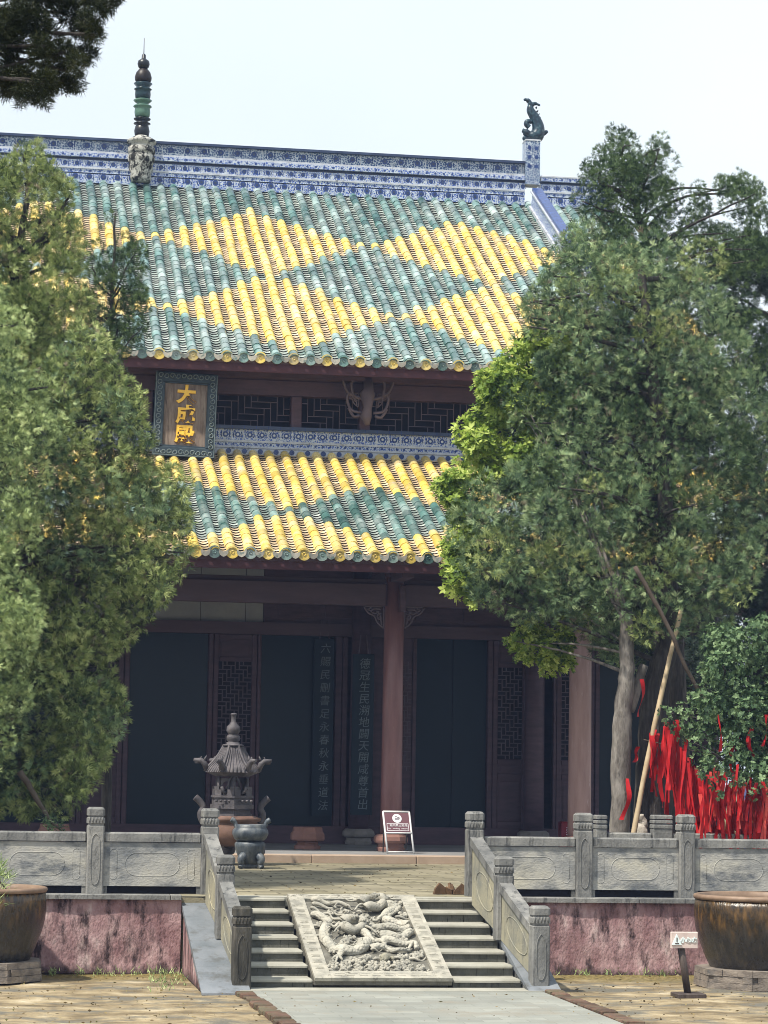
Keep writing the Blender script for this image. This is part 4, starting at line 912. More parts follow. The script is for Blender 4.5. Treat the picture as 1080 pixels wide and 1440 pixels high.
m.tube([(c0 - .13, BY - .27, z(1116)), (c0 - .2, BY - .3, z(1112)), (c0 - .22, BY - .3, z(1106))], .03, 6); m.tube([(c0 + .13, BY - .27, z(1116)), (c0 + .2, BY - .3, z(1112)), (c0 + .22, BY - .3, z(1106))], .03, 6)
m.build('pavilion', M['iron'], t)
m = MB()      # flaring hexagonal roof with ribs and beast-head corners
prof = [(.50, z(1086)), (.44, z(1079)), (.36, z(1073)), (.26, z(1063)), (.18, z(1052)), (.165, z(1049))]
m.lathe([(.3, z(1092)), (.46, z(1086.5))] + prof, (c0, BY, 0), 6, smooth=False, rot=R(0))
for i in range(6):
    for s_ in range(7):
        f_ = s_ / 7; pts = []
        for r_, z_ in prof:
            a, b_ = R(60 * i), R(60 * i + 60); A = Vector((math.cos(a), math.sin(a))).lerp(Vector((math.cos(b_), math.sin(b_))), f_)
            dip = .04 * (1 - abs(2 * f_ - 1)) * (r_ / .5) ** 2
            pts.append((c0 + r_ * A.x, BY + r_ * A.y, z_ + .012 - dip * .5))
        m.tube(pts, .026 if s_ == 0 else .014, 5)
m.build('roof', M['iron'], t)
for i in range(6):
    a = R(60 * i); d_ = Vector((math.cos(a), math.sin(a), 0)); m = MB(); b0 = Vector((c0, BY, 0)) + d_ * .46
    m.tube([b0 + Vector((0, 0, z(1083))), b0 + d_ * .05 + Vector((0, 0, z(1074))), b0 + d_ * .11 + Vector((0, 0, z(1070))), b0 + d_ * .24 + Vector((0, 0, z(1069)))], [.05, .055, .05, .03], 7)
    m.tube([b0 + d_ * .13 + Vector((0, 0, z(1072))), b0 + d_ * .22 + Vector((0, 0, z(1072.6)))], [.03, .02], 6); m.tube([b0 + d_ * .05 + Vector((0, 0, z(1070))), b0 + d_ * .01 + Vector((0, 0, z(1063)))], [.03, .008], 5); m.tube([b0 + d_ * .12 + Vector((0, 0, z(1068))), b0 + d_ * .1 + Vector((0, 0, z(1064)))], [.02, .008], 5)
    m.build('beast_head', M['iron'], t)
m = MB(); m.lathe([(.19, z(1049)), (.19, z(1047)), (.12, z(1046.5)), (.12, z(1044)), (.09, z(1043)), (.12, z(1041)), (.12, z(1035)), (.085, z(1033)), (.09, z(1032)), (.125, z(1028)), (.12, z(1022)), (.06, z(1017)), (.045, z(1014)), (.045, z(1006)), (.06, z(1004.5)), (.05, z(1003))], (c0, BY, 0), 16); m.build('finial', M['iron'], t)

CX, CY = 4.80, 44.3
c = at(351, 1221, CY).x; sc = (at(451, 1200, CY).x - at(351, 1200, CY).x) / 100; z = lambda py: at(351, py, CY).z
t = thing('censer', 'small two-tier blue-black bronze censer with upright ears, in front of the iron burner', 'censer', (c, CY, T))
m = MB(); m.lathe([(.16, z(1215)), (.2, z(1206)), (.24, z(1198)), (.265, z(1190)), (.27, z(1186.5)), (.24, z(1183.5))], (c, CY, 0), 24); m.build('lower_body', M['iron_blue'], t)
m = MB(); m.lathe([(.22, z(1183.4)), (.28, z(1179)), (.315, z(1172.5)), (.31, z(1168)), (.285, z(1165)), (.27, z(1163.5)), (.28, z(1159.5)), (.25, z(1159.3)), (.24, z(1164))], (c, CY, 0), 24); m.build('upper_bowl', M['iron_blue'], t)
for sg in (-1, 1):
    m = MB(); m.tube(smooth_path([(c + sg * .25, CY, z(1163)), (c + sg * .27, CY, z(1157)), (c + sg * .31, CY, z(1154)), (c + sg * .34, CY, z(1152.5))], 4), [.04] * 6 + [.05] * 6 + [.04], 7); m.build('ear', M['iron_blue'], t)
for a in (230, 310, 90):
    ca, sa = math.cos(R(a)), math.sin(R(a)); m = MB()
    m.tube(smooth_path([(c + ca * .2, CY + sa * .2, z(1202)), (c + ca * .28, CY + sa * .28, z(1208)), (c + ca * .25, CY + sa * .25, z(1215)), (c + ca * .29, CY + sa * .29, T + .02)], 4), [.07] * 4 + [.06] * 4 + [.045] * 4 + [.05], 7); m.build('leg', M['iron_blue'], t)
m = MB(); m.lathe([(.13, 0.0), (.15, .05), (.12, .1), (.11, .2)], (c, CY, T), 16); m.build('stem', M['iron_blue'], t)

# red stone drums
for px, py, lab in ((432, 1193, 'low red stone drum stool standing alone before the couplet boards'), (76, 1186, 'low red stone drum peeping over the balustrade behind the drooping twig')):
    b = at(px, py, 50.2); m = MB(); s_ = .33
    m.lathe([(s_ * .8, 0), (s_ * .82, .06), (s_ * .66, .09), (s_ * .64, .15), (s_ * 1.02, .17), (s_ * 1.06, .2), (s_ * 1.04, .30), (s_ * .93, .35), (s_ * .9, .42), (s_ * .85, .43)], (b.x, 50.2, P), 8, smooth=False, rot=R(22.5))
    o = m.build('stone_drum', M['base_red']); tag(o, lab, 'stone drum')

# A-frame sign
s0, s1 = at(545, 1200, 48.2), at(582, 1200, 48.2); k = (s1.x - s0.x) / 37
t = thing('standing_sign', 'purple A-frame sign with a white round mark in front of the red column', 'sign', ((s0.x + s1.x) / 2, 48.2, P))
zt_ = P + 57 * k; m = MB()
L0, L1 = s0.x - .0, s1.x; dx = 3.5 * k
for x0, x1 in ((L0, L0 - dx), (L1, L1 - dx)): m.tube([(x0, 48.2, P), (x1, 48.52, zt_)], .019, 6)
m.tube([(L0 - dx, 48.52, zt_), (L1 - dx, 48.52, zt_)], .019, 6); m.tube([(L0 - dx * .45, 48.34, P + 28 * k), (L1 - dx * .45, 48.34, P + 28 * k)], .016, 6); m.tube([(L0, 48.215, P + .03), (L1, 48.215, P + .03)], .01, 6)
m.build('frame', M['alu'], t)
m = MB()
for x in (L0 + .02, L1 - .04): m.tube([(x, 48.85, P), (x - dx * .8, 48.54, zt_)], .013, 6)
m.build('rear_leg', M['iron'], t)
tilt = math.atan2(.32, zt_ - P); ex = Vector((1, 0, 0)); ez = Vector((-dx / (57 * k), .32 / (57 * k), 1)).normalized(); en = ex.cross(ez).normalized() * -1
en = Vector((0, -1, .3)).normalized()
o_ = Vector(((L0 + L1) / 2 - dx * .72, 48.44, P + 42.5 * k))
def face(a, b, c_=0.0): return o_ + ex * a + ez * b + en * c_
wS, hS = (L1 - L0) / 2 - .015, 14 * k
m = MB(); m.add([face(a, b, c_) for c_ in (-.006, .006) for a, b in ((-wS, -hS), (wS, -hS), (wS, hS), (-wS, hS))], [(3, 2, 1, 0), (4, 5, 6, 7), (0, 1, 5, 4), (1, 2, 6, 5), (2, 3, 7, 6), (3, 0, 4, 7)])
pn_ = m.build('panel', M['sign_purple'], t)
m = MB(); cy_ = 5.6 * k; rr_ = 6.6 * k
m.add([face(0, cy_, .012)] + [face(rr_ * math.cos(i * .2618), cy_ + rr_ * math.sin(i * .2618), .012) for i in range(24)], [(0, 1 + i, 1 + (i + 1) % 24) for i in range(24)]); m.build('round_mark', M['white_paint'], pn_)
m = MB()
def stroke(pts, w__=.012, c_=.016):
    for (a, b), (c2, d) in zip(pts[:-1], pts[1:]):
        v = Vector((c2 - a, d - b)); nn = Vector((-v.y, v.x)).normalized() * w__ / 2
        m.add([face(a + nn.x, b + nn.y, c_), face(a - nn.x, b - nn.y, c_), face(c2 - nn.x, d - nn.y, c_), face(c2 + nn.x, d + nn.y, c_)], [(0, 1, 2, 3)])
stroke([(-3.2 * k, cy_ - .9 * k), (3.2 * k, cy_ - .9 * k)], .022); stroke([(-3 * k, cy_ + 1.5 * k), (-1 * k, cy_ + 3 * k), (1 * k, cy_ + 1.4 * k), (3.4 * k, cy_ + 1.2 * k), (3.6 * k, cy_ - .2 * k)], .01)
m.build('smoking_symbol', M['wood'], pn_)
m = MB(); bb = [(-15 * k, -12.6 * k), (15 * k, -12.6 * k), (15 * k, -2.2 * k), (-15 * k, -2.2 * k), (-15 * k, -12.6 * k)]; stroke(bb, .008, .01); m.build('outline', M['white_paint'], pn_)
def sign_text(nm, body, cx_, cz_, size):
    o = text(nm, body, 0, 0, 0, size, M['white_paint'], None, .001, rotx=0)
    for v in o.data.vertices:
        a, b = v.co.x, v.co.y; v.co = face(cx_ + a, cz_ + b, .012 + v.co.z) - Vector(pn_['_org'])
    o.parent = pn_; o.location = (0, 0, 0)
sign_text('lettering', '殿内禁止吸烟', 1.2 * k, -5 * k, 4.2 * k); sign_text('small_lettering', 'No   smoking   indoors', 0, -9.6 * k, 2.9 * k)

# red extinguisher box by the wall
b = at(800, 1177, 52.6); t = thing('extinguisher_box', 'dark red fire extinguisher box with white lettering on the porch floor', 'fire box', (b.x, 52.6, P))
w_ = .34; m = MB(); m.cbox(b.x - .2, b.x + .3, 52.45, 52.75, P + .02, P + .55, .02); bo = m.build('body', M['red_box'], t)
m = MB(); m.box(b.x - .18, b.x + .28, 52.47, 52.73, P, P + .019); m.build('base', M['wood'], t)
text('lettering', '灭火器', b.x + .07, 52.446, P + .37, .12, M['white_paint'], bo, .002)
m = MB(); m.box(b.x - .1, b.x + .24, 52.443, 52.449, P + .28, P + .295); m.box(b.x - .02, b.x + .10, 52.443, 52.449, P + .45, P + .48); m.build('white_bar', M['white_paint'], bo)

# broken roof tiles at the right end of the landing
for i, (px, py, a) in enumerate(((618, 1252, 20), (628, 1256, -30), (637, 1254, 60), (646, 1257, 10), (654, 1253, -50), (632, 1248, 100), (649, 1247, -15))):
    b = at(px, py, 35.75 + .05 * (i % 3)); m = MB(); r_ = random.Random(i); h = r_.uniform(.1, .17)
    m.prism([(-.1, 0), (.09, 0), (.07 + r_.uniform(-.02, .03), h * .6), (.0, h), (-.07, h * .5)], 'y', -.02, .02)
    o = m.build('broken_tile', M['shard']); o.location = (b.x, b.y, T + .004); o.rotation_euler = (R(r_.uniform(-25, 25)), 0, R(a))
    tag(o, 'broken clay roof tile in the small heap by the right landing post', 'broken tile', 'broken tiles on the landing')

# stone planter kerb and low posts round the trees
t = thing('planter_balustrade', 'low stone balustrade round the tree bed behind the right terrace balustrade', 'balustrade', (9.2, 37.6, T))
for px, w_ in ((844, .17), (930, .30), (1085, .17)):
    b = at(px, 1146, 37.4); m = MB(); zt_ = b.z; x = b.x; h = w_ / 2
    m.cbox(x - h, x + h, 37.3, 37.5, T, zt_ - .2, .012)
    for z0_, z1_ in ((.2, .135), (.125, .07), (.06, 0)): m.cbox(x - h - .005, x + h + .005, 37.29, 37.51, zt_ - z0_ + .002, zt_ - z1_, .018)
    m.build('post', M['stone'], t)
xs_ = [at(844, 1146, 37.4).x, at(930, 1146, 37.4).x, at(1085, 1146, 37.4).x]
for a, b_, da, db in ((xs_[0], xs_[1], .1, .16), (xs_[1], xs_[2], .16, .1)):
    m = MB(); m.cbox(a + da, b_ - db, 37.32, 37.48, 1.5, 1.84, .02); m.build('rail', M['stone'], t)
m = MB(); m.box(xs_[0], xs_[2] + 1, 37.5, 41.5, T + .003, 1.35); m.build('soil_bed', M['moss'], t)

# glazed water vats on brick bases
def vat(lab, blab, px_, Y, zr, rad, plab):
    cx = at(px_, 1258, Y).x
    b = MB(); k = 3; zb = .0
    for i in range(k):
        rr_ = rad * (1.0 - .012 * i) + random.uniform(-.01, .01)
        for s_ in range(8):
            a0, a1 = R(45 * s_ + 22.5), R(45 * s_ + 67.5); A, B_ = Vector((math.cos(a0), math.sin(a0))) * rr_, Vector((math.cos(a1), math.sin(a1))) * rr_
            nb = 3
            for q_ in range(nb):
                f0 = (q_ + (.35 if i % 2 else 0)) / nb; f1 = (q_ + 1 + (.35 if i % 2 else 0)) / nb - .008
                f0, f1 = min(f0, .985), min(f1, 1)
                if f1 - f0 < .03: continue
                P0, P1 = A.lerp(B_, f0), A.lerp(B_, f1); j = 1 + random.uniform(-.012, .01)
                P0 = P0 * j; P1 = P1 * j
                b.prism([(cx + P0.x, Y + P0.y), (cx + P1.x, Y + P1.y), (cx + P1.x * .72, Y + P1.y * .72), (cx + P0.x * .72, Y + P0.y * .72)], 'z', zb + .003, zb + .081)
        zb += .083
    b.lathe([(rad * .965, 0), (rad * .95, zb - .008)], (cx, Y, 0), 8, smooth=False, rot=R(22.5))
    o = b.build('brick_base', M['brick_base']); tag(o, blab, 'brick base')
    t = thing('water_vat', lab, 'vat', (cx, Y, zb))
    m = MB(); h = zr - zb
    m.lathe([(rad * .74, 0), (rad * .775, h * .06), (rad * .82, h * .15), (rad * .885, h * .30), (rad * .935, h * .42), (rad * .972, h * .56), (rad * .985, h * .7), (rad * .982, h * .82), (rad * .97, h * .925)], (cx, Y, zb), 64)
    m.build('jar_body', M['vat'], t)
    m = MB(); m.lathe([(rad * .955, h * .925), (rad * .985, h * .93), (rad * 1.0, h * .96), (rad * .99, h * .99), (rad * .95, h), (rad * .9, h * .99), (rad * .9, h * .9)], (cx, Y, zb), 48, cap=False); m.build('rim', M['vat_rim'], t)
    m = MB(); m.lathe([(.001, h * .88), (rad * .9, h * .88)], (cx, Y, zb), 40, cap=False); m.build('water', M['water'], t)
    return cx
vat('huge brown glazed water vat with a tan rim beside the caution sign', 'weathered grey brick octagonal base under the vat by the caution sign', 1066, 32.42, 1.185, .84, '')
lx = vat('huge amber-brown glazed water vat cut off by the left edge, water plants in it', 'low brick base under the amber vat left of the pink wall', -22, 33.3, 1.17, .80, '')

# caution sign on a post
b = at(967, 1399, 30.9); t = thing('caution_sign', 'small cream caution sign with pale lettering on a dark wooden post', 'sign', (b.x, 30.9, 0))
m = MB(); m.cbox(b.x - .17, b.x + .19, 30.72, 31.08, .0, .05, .01); m.build('foot', M['post_wood'], t)
tp = at(957, 1330, 30.9); m = MB(); m.tube([(b.x, 30.9, .045), (tp.x, 30.9, tp.z + .02)], .045, 8); m.build('post', M['post_wood'], t)
c1, c2 = at(942, 1310, 30.88), at(980, 1333, 30.88); m = MB(); m.cbox(c1.x, c2.x, 30.83, 30.87, c2.z, c1.z, .008); bo = m.build('board', M['sign_board'], t)
cz = (c1.z + c2.z) / 2; cx = c1.x + .075
m = MB(); m.prism([(cx - .065, cz - .06), (cx + .06, cz - .06), (cx - .003, cz + .075)], 'y', 30.818, 30.829); m.build('warning_triangle', M['sign_letter'], bo)
m = MB(); m.box(cx - .025, cx + .022, 30.813, 30.8175, cz - .045, cz - .035); m.box(cx - .008, cx + .004, 30.813, 30.8175, cz - .02, cz + .03); m.build('exclamation', M['post_wood'], bo)
text('lettering', '小心水', c1.x + .225, 30.826, cz - .005, .072, M['sign_letter'], bo, .004, offset=.004)
# ------------------------------------------------------------------ trees
def leaves(name, C, D, per, ln, wd, spread, mat, parent, org, quad=False, seed=1, jit=.03):
    """many small leaf faces: per leaves fan out from each point C along direction D"""
    g = np.random.default_rng(seed); n = len(C)
    C = np.repeat(C, per, 0); D = np.repeat(D, per, 0); N = n * per
    rv = g.normal(size=(N, 3)); d = D + spread * rv / np.linalg.norm(rv, axis=1, keepdims=True); d /= np.linalg.norm(d, axis=1, keepdims=True)
    L = g.uniform(ln[0], ln[1], (N, 1)); W = g.uniform(wd[0], wd[1], (N, 1))
    b = C + g.normal(size=(N, 3)) * jit
    s = np.cross(d, g.normal(size=(N, 3))); s /= np.linalg.norm(s, axis=1, keepdims=True) + 1e-9
    k = 4 if quad else 3
    V = np.empty((N, k, 3), np.float32)
    if quad:
        V[:, 0] = b; V[:, 1] = b + d * L * .5 + s * W * .5; V[:, 2] = b + d * L; V[:, 3] = b + d * L * .5 - s * W * .5
    else:
        V[:, 0] = b - s * W * .5; V[:, 1] = b + s * W * .5; V[:, 2] = b + d * L
    V = V.reshape(-1, 3) - np.array(org, np.float32)
    me = bpy.data.meshes.new(name); me.vertices.add(N * k); me.vertices.foreach_set('co', V.ravel())
    me.loops.add(N * k); me.loops.foreach_set('vertex_index', np.arange(N * k, dtype=np.int32))
    me.polygons.add(N); me.polygons.foreach_set('loop_start', np.arange(0, N * k, k, dtype=np.int32)); me.polygons.foreach_set('loop_total', np.full(N, k, np.int32))
    me.materials.append(mat); me.update(); me.validate()
    o = bpy.data.objects.new(name, me); COL.objects.link(o); o.parent = parent; return o

def fronds(name, C, D, k, size, wr, arc, mat, parent, org, star=False, seed=1, wob=.35):
    """leaf sprays: each is a fan (or rosette) of k leaflets joined at its base, lying roughly in one plane"""
    g = np.random.default_rng(seed); n = len(C); q = g.normal(size=(n, 3)); s = np.cross(D, q); s /= np.linalg.norm(s, axis=1, keepdims=True) + 1e-9
    nr = np.cross(D, s); S = g.uniform(size[0], size[1], (n, 1))
    if star: ax, ay, up_ = s, nr, D
    else: ax, ay, up_ = D, s, nr
    V = np.empty((n, 1 + 3 * k, 3), np.float32); V[:, 0] = C
    for i in range(k):
        a = (i / k * 2 * math.pi if star else (i / max(1, k - 1) - .5) * arc) + g.normal(size=(n, 1)) * .16
        d = ax * np.cos(a) + ay * np.sin(a) + up_ * (g.normal(size=(n, 1)) * wob * .5 + (.45 if star else 0)); d /= np.linalg.norm(d, axis=1, keepdims=True)
        L = S * g.uniform(.65, 1.1, (n, 1)) * (1 if star else (.75 + .25 * np.cos(a * 1.2)))
        sd = np.cross(d, up_ + g.normal(size=(n, 3)) * wob); sd /= np.linalg.norm(sd, axis=1, keepdims=True) + 1e-9
        V[:, 1 + 3 * i] = C + d * L * .55 + sd * L * wr; V[:, 2 + 3 * i] = C + d * L; V[:, 3 + 3 * i] = C + d * L * .55 - sd * L * wr
    V = V.reshape(-1, 3) - np.array(org, np.float32); N = n * k
    base = (np.arange(n, dtype=np.int32) * (1 + 3 * k))[:, None]; o3 = (1 + 3 * np.arange(k, dtype=np.int32))[None, :]
    F = np.stack([np.broadcast_to(base, (n, k)), base + o3, base + o3 + 1, base + o3 + 2], -1).reshape(-1)
    me = bpy.data.meshes.new(name); me.vertices.add(len(V)); me.vertices.foreach_set('co', V.ravel())
    me.loops.add(N * 4); me.loops.foreach_set('vertex_index', F.astype(np.int32)); me.polygons.add(N)
    me.polygons.foreach_set('loop_start', np.arange(0, N * 4, 4, dtype=np.int32)); me.polygons.foreach_set('loop_total', np.full(N, 4, np.int32))
    me.materials.append(mat); me.update(); me.validate()
    ob = bpy.data.objects.new(name, me); COL.objects.link(ob); ob.parent = parent; return ob

def inside(poly, x, z):
    c = False; n = len(poly)
    for i in range(n):
        (x0, z0), (x1, z1) = poly[i], poly[i - 1]
        if (z0 > z) != (z1 > z) and x < (x1 - x0) * (z - z0) / (z1 - z0) + x0: c = not c
    return c
def clumps_from(poly_px, Y, r, n, thick, seed, apart=0.0):
    """foliage clumps filling a crown whose side outline is given; crown is about as deep as it is wide"""
    g = random.Random(seed); poly = [(at(px, py, Y).x, at(px, py, Y).z) for px, py in poly_px]
    xs = [p_[0] for p_ in poly]; zs = [p_[1] for p_ in poly]; out = []; guard = 0
    while len(out) < n and guard < n * 60:
        guard += 1
        x, z_ = g.uniform(min(xs), max(xs)), g.uniform(min(zs), max(zs)); rr_ = g.uniform(*r)
        if not inside(poly, x, z_): continue
        if not all(inside(poly, x + dx * rr_ * .6, z_ + dz * rr_ * .6) for dx, dz in ((1, 0), (-1, 0), (0, 1), (0, -1))):
            rr_ *= .62
            if not all(inside(poly, x + dx * rr_ * .6, z_ + dz * rr_ * .6) for dx, dz in ((1, 0), (-1, 0), (0, 1), (0, -1))): continue
            dy = g.uniform(-.35, .35) * thick
        else: dy = g.uniform(-1, 1) * thick
        if apart and any((x - q[0]) ** 2 + (z_ - q[2]) ** 2 + .5 * (Y + dy - q[1]) ** 2 < (apart * (rr_ + q[3])) ** 2 for q in out): continue
        out.append((x, Y + dy, z_, rr_))
    return out
def fringe(poly_px, Y, n, seed, r=(.07, .15), out=7):
    """small ragged tufts along the edge of a crown"""
    g = random.Random(seed); o_ = []
    for _ in range(n):
        i = g.randrange(len(poly_px)); (x0, y0), (x1, y1) = poly_px[i], poly_px[i - 1]; f_ = g.random()
        o_.append((*at(x0 + (x1 - x0) * f_ + g.uniform(-out, out), y0 + (y1 - y0) * f_ + g.uniform(-out, out), Y + g.uniform(-.5, .5)), g.uniform(*r)))
    return o_
def fill(cl, dens, seed, droop=0.0, upb=.5, squash=1.0):
    """spray points and directions on and inside the clumps"""
    g = np.random.default_rng(seed); Cs = []; Ds = []
    for x, y, z_, r in cl:
        n = max(6, int(dens * r * r)); v = g.normal(size=(n, 3)); v /= np.linalg.norm(v, axis=1, keepdims=True)
        rad = r * g.uniform(.3, 1.0, (n, 1)) ** .4
        p_ = v * rad; p_[:, 2] *= squash
        Cs.append(p_ + np.array((x, y, z_))); dd = v + np.array((0, 0, upb - droop)) + g.normal(size=(n, 3)) * .25; Ds.append(dd / np.linalg.norm(dd, axis=1, keepdims=True))
    return np.concatenate(Cs), np.concatenate(Ds)
def limb(mb, pts, r0, r1, n=8, k=5, wob=.02):
    pp = smooth_path(pts, k); m_ = len(pp); rad = [(r0 + (r1 - r0) * i / (m_ - 1)) * random.uniform(.93, 1.07) for i in range(m_)]
    mb.tube([q + Vector((random.uniform(-wob, wob), random.uniform(-wob, wob), 0)) for q in pp], rad, n)
def tree(label, cat, base, trunk_px, Y, r0, r1, groups, bark, limbs=26, seed=1, group=None, name='juniper_tree', mainr=.05):
    """trunk_px: pixel path of the trunk at depth Y; groups: list of (clumps, leaf args)"""
    t = thing(name, label, cat, base, group); tr = MB()
    tp = [at(px, py, Y) for px, py in trunk_px]; tp[0].z = base[2] - .05
    limb(tr, tp, r0, r1, 12, 6, .015); tr.build('trunk', bark, t)
    allc = [c_ for cl_, _ in groups for c_ in cl_]; g = random.Random(seed); br = MB()
    path = smooth_path(tp, 6)
    for c_ in g.sample(allc, min(limbs, len(allc))):
        e = Vector(c_[:3]); lo = [q for q in path if q.z < e.z - .15] or [path[0]]
        s = min(lo, key=lambda q: (q - e).length + g.uniform(0, .6)); mid = s.lerp(e, .5) + Vector((g.uniform(-.2, .2), g.uniform(-.2, .2), g.uniform(-.05, .25)))
        limb(br, [s, mid, e], mainr * g.uniform(.7, 1.2), .01, 6, 4)
    br.build('limbs', bark, t)
    for i, (cl_, a) in enumerate(groups):
        C, D = fill(cl_, a['dens'], seed * 10 + i, a.get('droop', 0), a.get('up', .5), a.get('squash', 1))
        if 'size' in a: fronds('crown', C, D, a['k'], a['size'], a['wr'], a.get('arc', 2.2), a['mat'], t, base, a.get('star', False), seed * 10 + i)
        else: leaves('crown', C, D, a['per'], a['ln'], a['wd'], a['spread'], a['mat'], t, base, a.get('quad', False), seed * 10 + i, a.get('jit', .03))
    return t
G_OLIVE = leafmat('olive_juniper_sprays', [(.04, .068, .022), (.15, .21, .065), (.33, .40, .14), (.56, .61, .26)], (.24, .2, .13))
G_GREEN = leafmat('grey_green_juniper_sprays', [(.024, .05, .027), (.088, .152, .074), (.2, .295, .14), (.43, .52, .26)], (.24, .2, .14))
G_FRESH = leafmat('fresh_green_sprays', [(.06, .10, .045), (.22, .30, .115), (.40, .5, .21), (.62, .7, .35)])
G_DARK = leafmat('dark_cypress_sprays', [(.012, .03, .014), (.038, .075, .03), (.085, .14, .05), (.17, .24, .08)])
G_BROAD = leafmat('yellow_green_broad_leaves', [(.05, .10, .018), (.19, .29, .045), (.39, .5, .10), (.6, .68, .21)], trans=.45)
G_SHRUB = leafmat('shrub_leaves', [(.025, .055, .025), (.075, .135, .06), (.15, .235, .11), (.27, .37, .19)], trans=.3)
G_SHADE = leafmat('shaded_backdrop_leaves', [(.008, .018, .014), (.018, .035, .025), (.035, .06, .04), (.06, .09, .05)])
G_INNER = leafmat('painted_shade_sprays', [(.015, .026, .014), (.045, .068, .032), (.09, .12, .055), (.15, .18, .085)], (.12, .095, .06))  # darker leaf colour paints the shade in the crown gaps
G_NEAR = leafmat('near_pine_needles', [(.004, .008, .003), (.012, .02, .007), (.025, .035, .01), (.045, .05, .014)], trans=.2)
JUN = dict(dens=1350, k=13, size=(.06, .135), wr=.042, arc=2.0)
# left: big drooping juniper, its olive upper growth, a thin young one, a fresh green one at the edge
J1 = [(-330, 700), (-280, 600), (-60, 500), (60, 520), (110, 462), (150, 478), (152, 520), (192, 556), (206, 600), (208, 672), (228, 648), (252, 676), (260, 722), (256, 795), (220, 852), (176, 896), (142, 930), (158, 965), (172, 1000), (150, 1052), (120, 1100), (90, 1145), (40, 1138), (-60, 1150), (-220, 1110), (-340, 950)]
j1 = clumps_from(J1, 37.8, (.14, .36), 560, 1.3, 3, .6)
q1 = int(len(j1) * .64)
tree('large drooping grey-green juniper behind the left balustrade, nearest the hall front', 'tree', (at(-70, 1200, 38.3).x, 38.3, T), [(-70, 1200), (-62, 1000), (-40, 800), (-10, 620)], 38.3, .3, .12,
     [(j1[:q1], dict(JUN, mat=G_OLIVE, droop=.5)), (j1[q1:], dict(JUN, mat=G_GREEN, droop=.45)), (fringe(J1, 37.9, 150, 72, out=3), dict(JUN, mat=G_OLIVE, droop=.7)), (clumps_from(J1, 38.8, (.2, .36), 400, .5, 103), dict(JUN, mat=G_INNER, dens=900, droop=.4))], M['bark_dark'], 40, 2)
J2 = [(-130, 420), (-90, 290), (-10, 240), (25, 222), (50, 215), (78, 245), (100, 285), (106, 330), (114, 365), (126, 425), (124, 455), (116, 520), (112, 610), (-140, 640)]
tree('olive-yellow pointed juniper rising above the others at the left edge', 'tree', (at(-30, 1180, 39.6).x, 39.6, T), [(-30, 1180), (-20, 800), (10, 500), (40, 260)], 39.6, .22, .03,
     [(clumps_from(J2, 39.4, (.13, .32), 310, .8, 5), dict(JUN, mat=G_OLIVE, up=.8)), (fringe(J2, 39.4, 70, 73, out=9), dict(JUN, mat=G_OLIVE, up=1.0))], M['bark_dark'], 26, 3)
J3 = [(128, 345), (150, 300), (162, 283), (178, 318), (202, 345), (211, 400), (208, 480), (192, 524), (165, 545), (135, 480), (118, 400), (110, 352)]
tree('thin dark young juniper letting the roof tiles show through, beside the olive one', 'tree', (at(150, 1180, 41.5).x, 41.5, T), [(150, 1180), (152, 800), (156, 500), (162, 300)], 41.5, .09, .015,
     [(clumps_from(J3, 41.5, (.10, .2), 70, .5, 8), dict(JUN, mat=G_DARK, dens=1900, size=(.06, .11)))], M['bark_dark'], 14, 4, mainr=.02)
J4 = [(-290, 640), (-230, 480), (-90, 360), (15, 385), (45, 415), (40, 470), (55, 520), (88, 560), (104, 600), (78, 680), (52, 760), (68, 830), (52, 900), (62, 960), (22, 1005), (22, 1090), (-90, 1120), (-260, 1090), (-320, 850)]
tree('bright fresh green feathery juniper at the left edge in front of the drooping one', 'tree', (at(-130, 1300, 35.6).x, 35.6, T), [(-130, 1250), (-120, 900), (-90, 600), (-60, 430)], 35.6, .2, .05,
     [(clumps_from(J4, 35.8, (.12, .34), 480, .7, 9), dict(JUN, mat=G_FRESH, droop=.1, dens=1700, size=(.05, .10)))], M['bark_dark'], 24, 5)
m = MB(); limb(m, [at(28, 1085, 36.4), at(50, 1120, 36.3), at(68, 1150, 36.2), at(84, 1166, 36.15)], .05, .012, 8, 4, .01)
tw = thing('hanging_twig', 'bare brown twig with a small green tip hanging over the left balustrade', 'twig', tuple(at(50, 1120, 36.3))); m.build('stem', M['twig'], tw)
tipc = [(*at(78, 1160, 36.2), .1), (*at(66, 1152, 36.2), .07)]; C, D = fill(tipc, 2600, 3, .8); leaves('tip_leaves', C, D, 7, (.04, .09), (.012, .02), .7, G_GREEN, tw, tuple(tw['_org']))
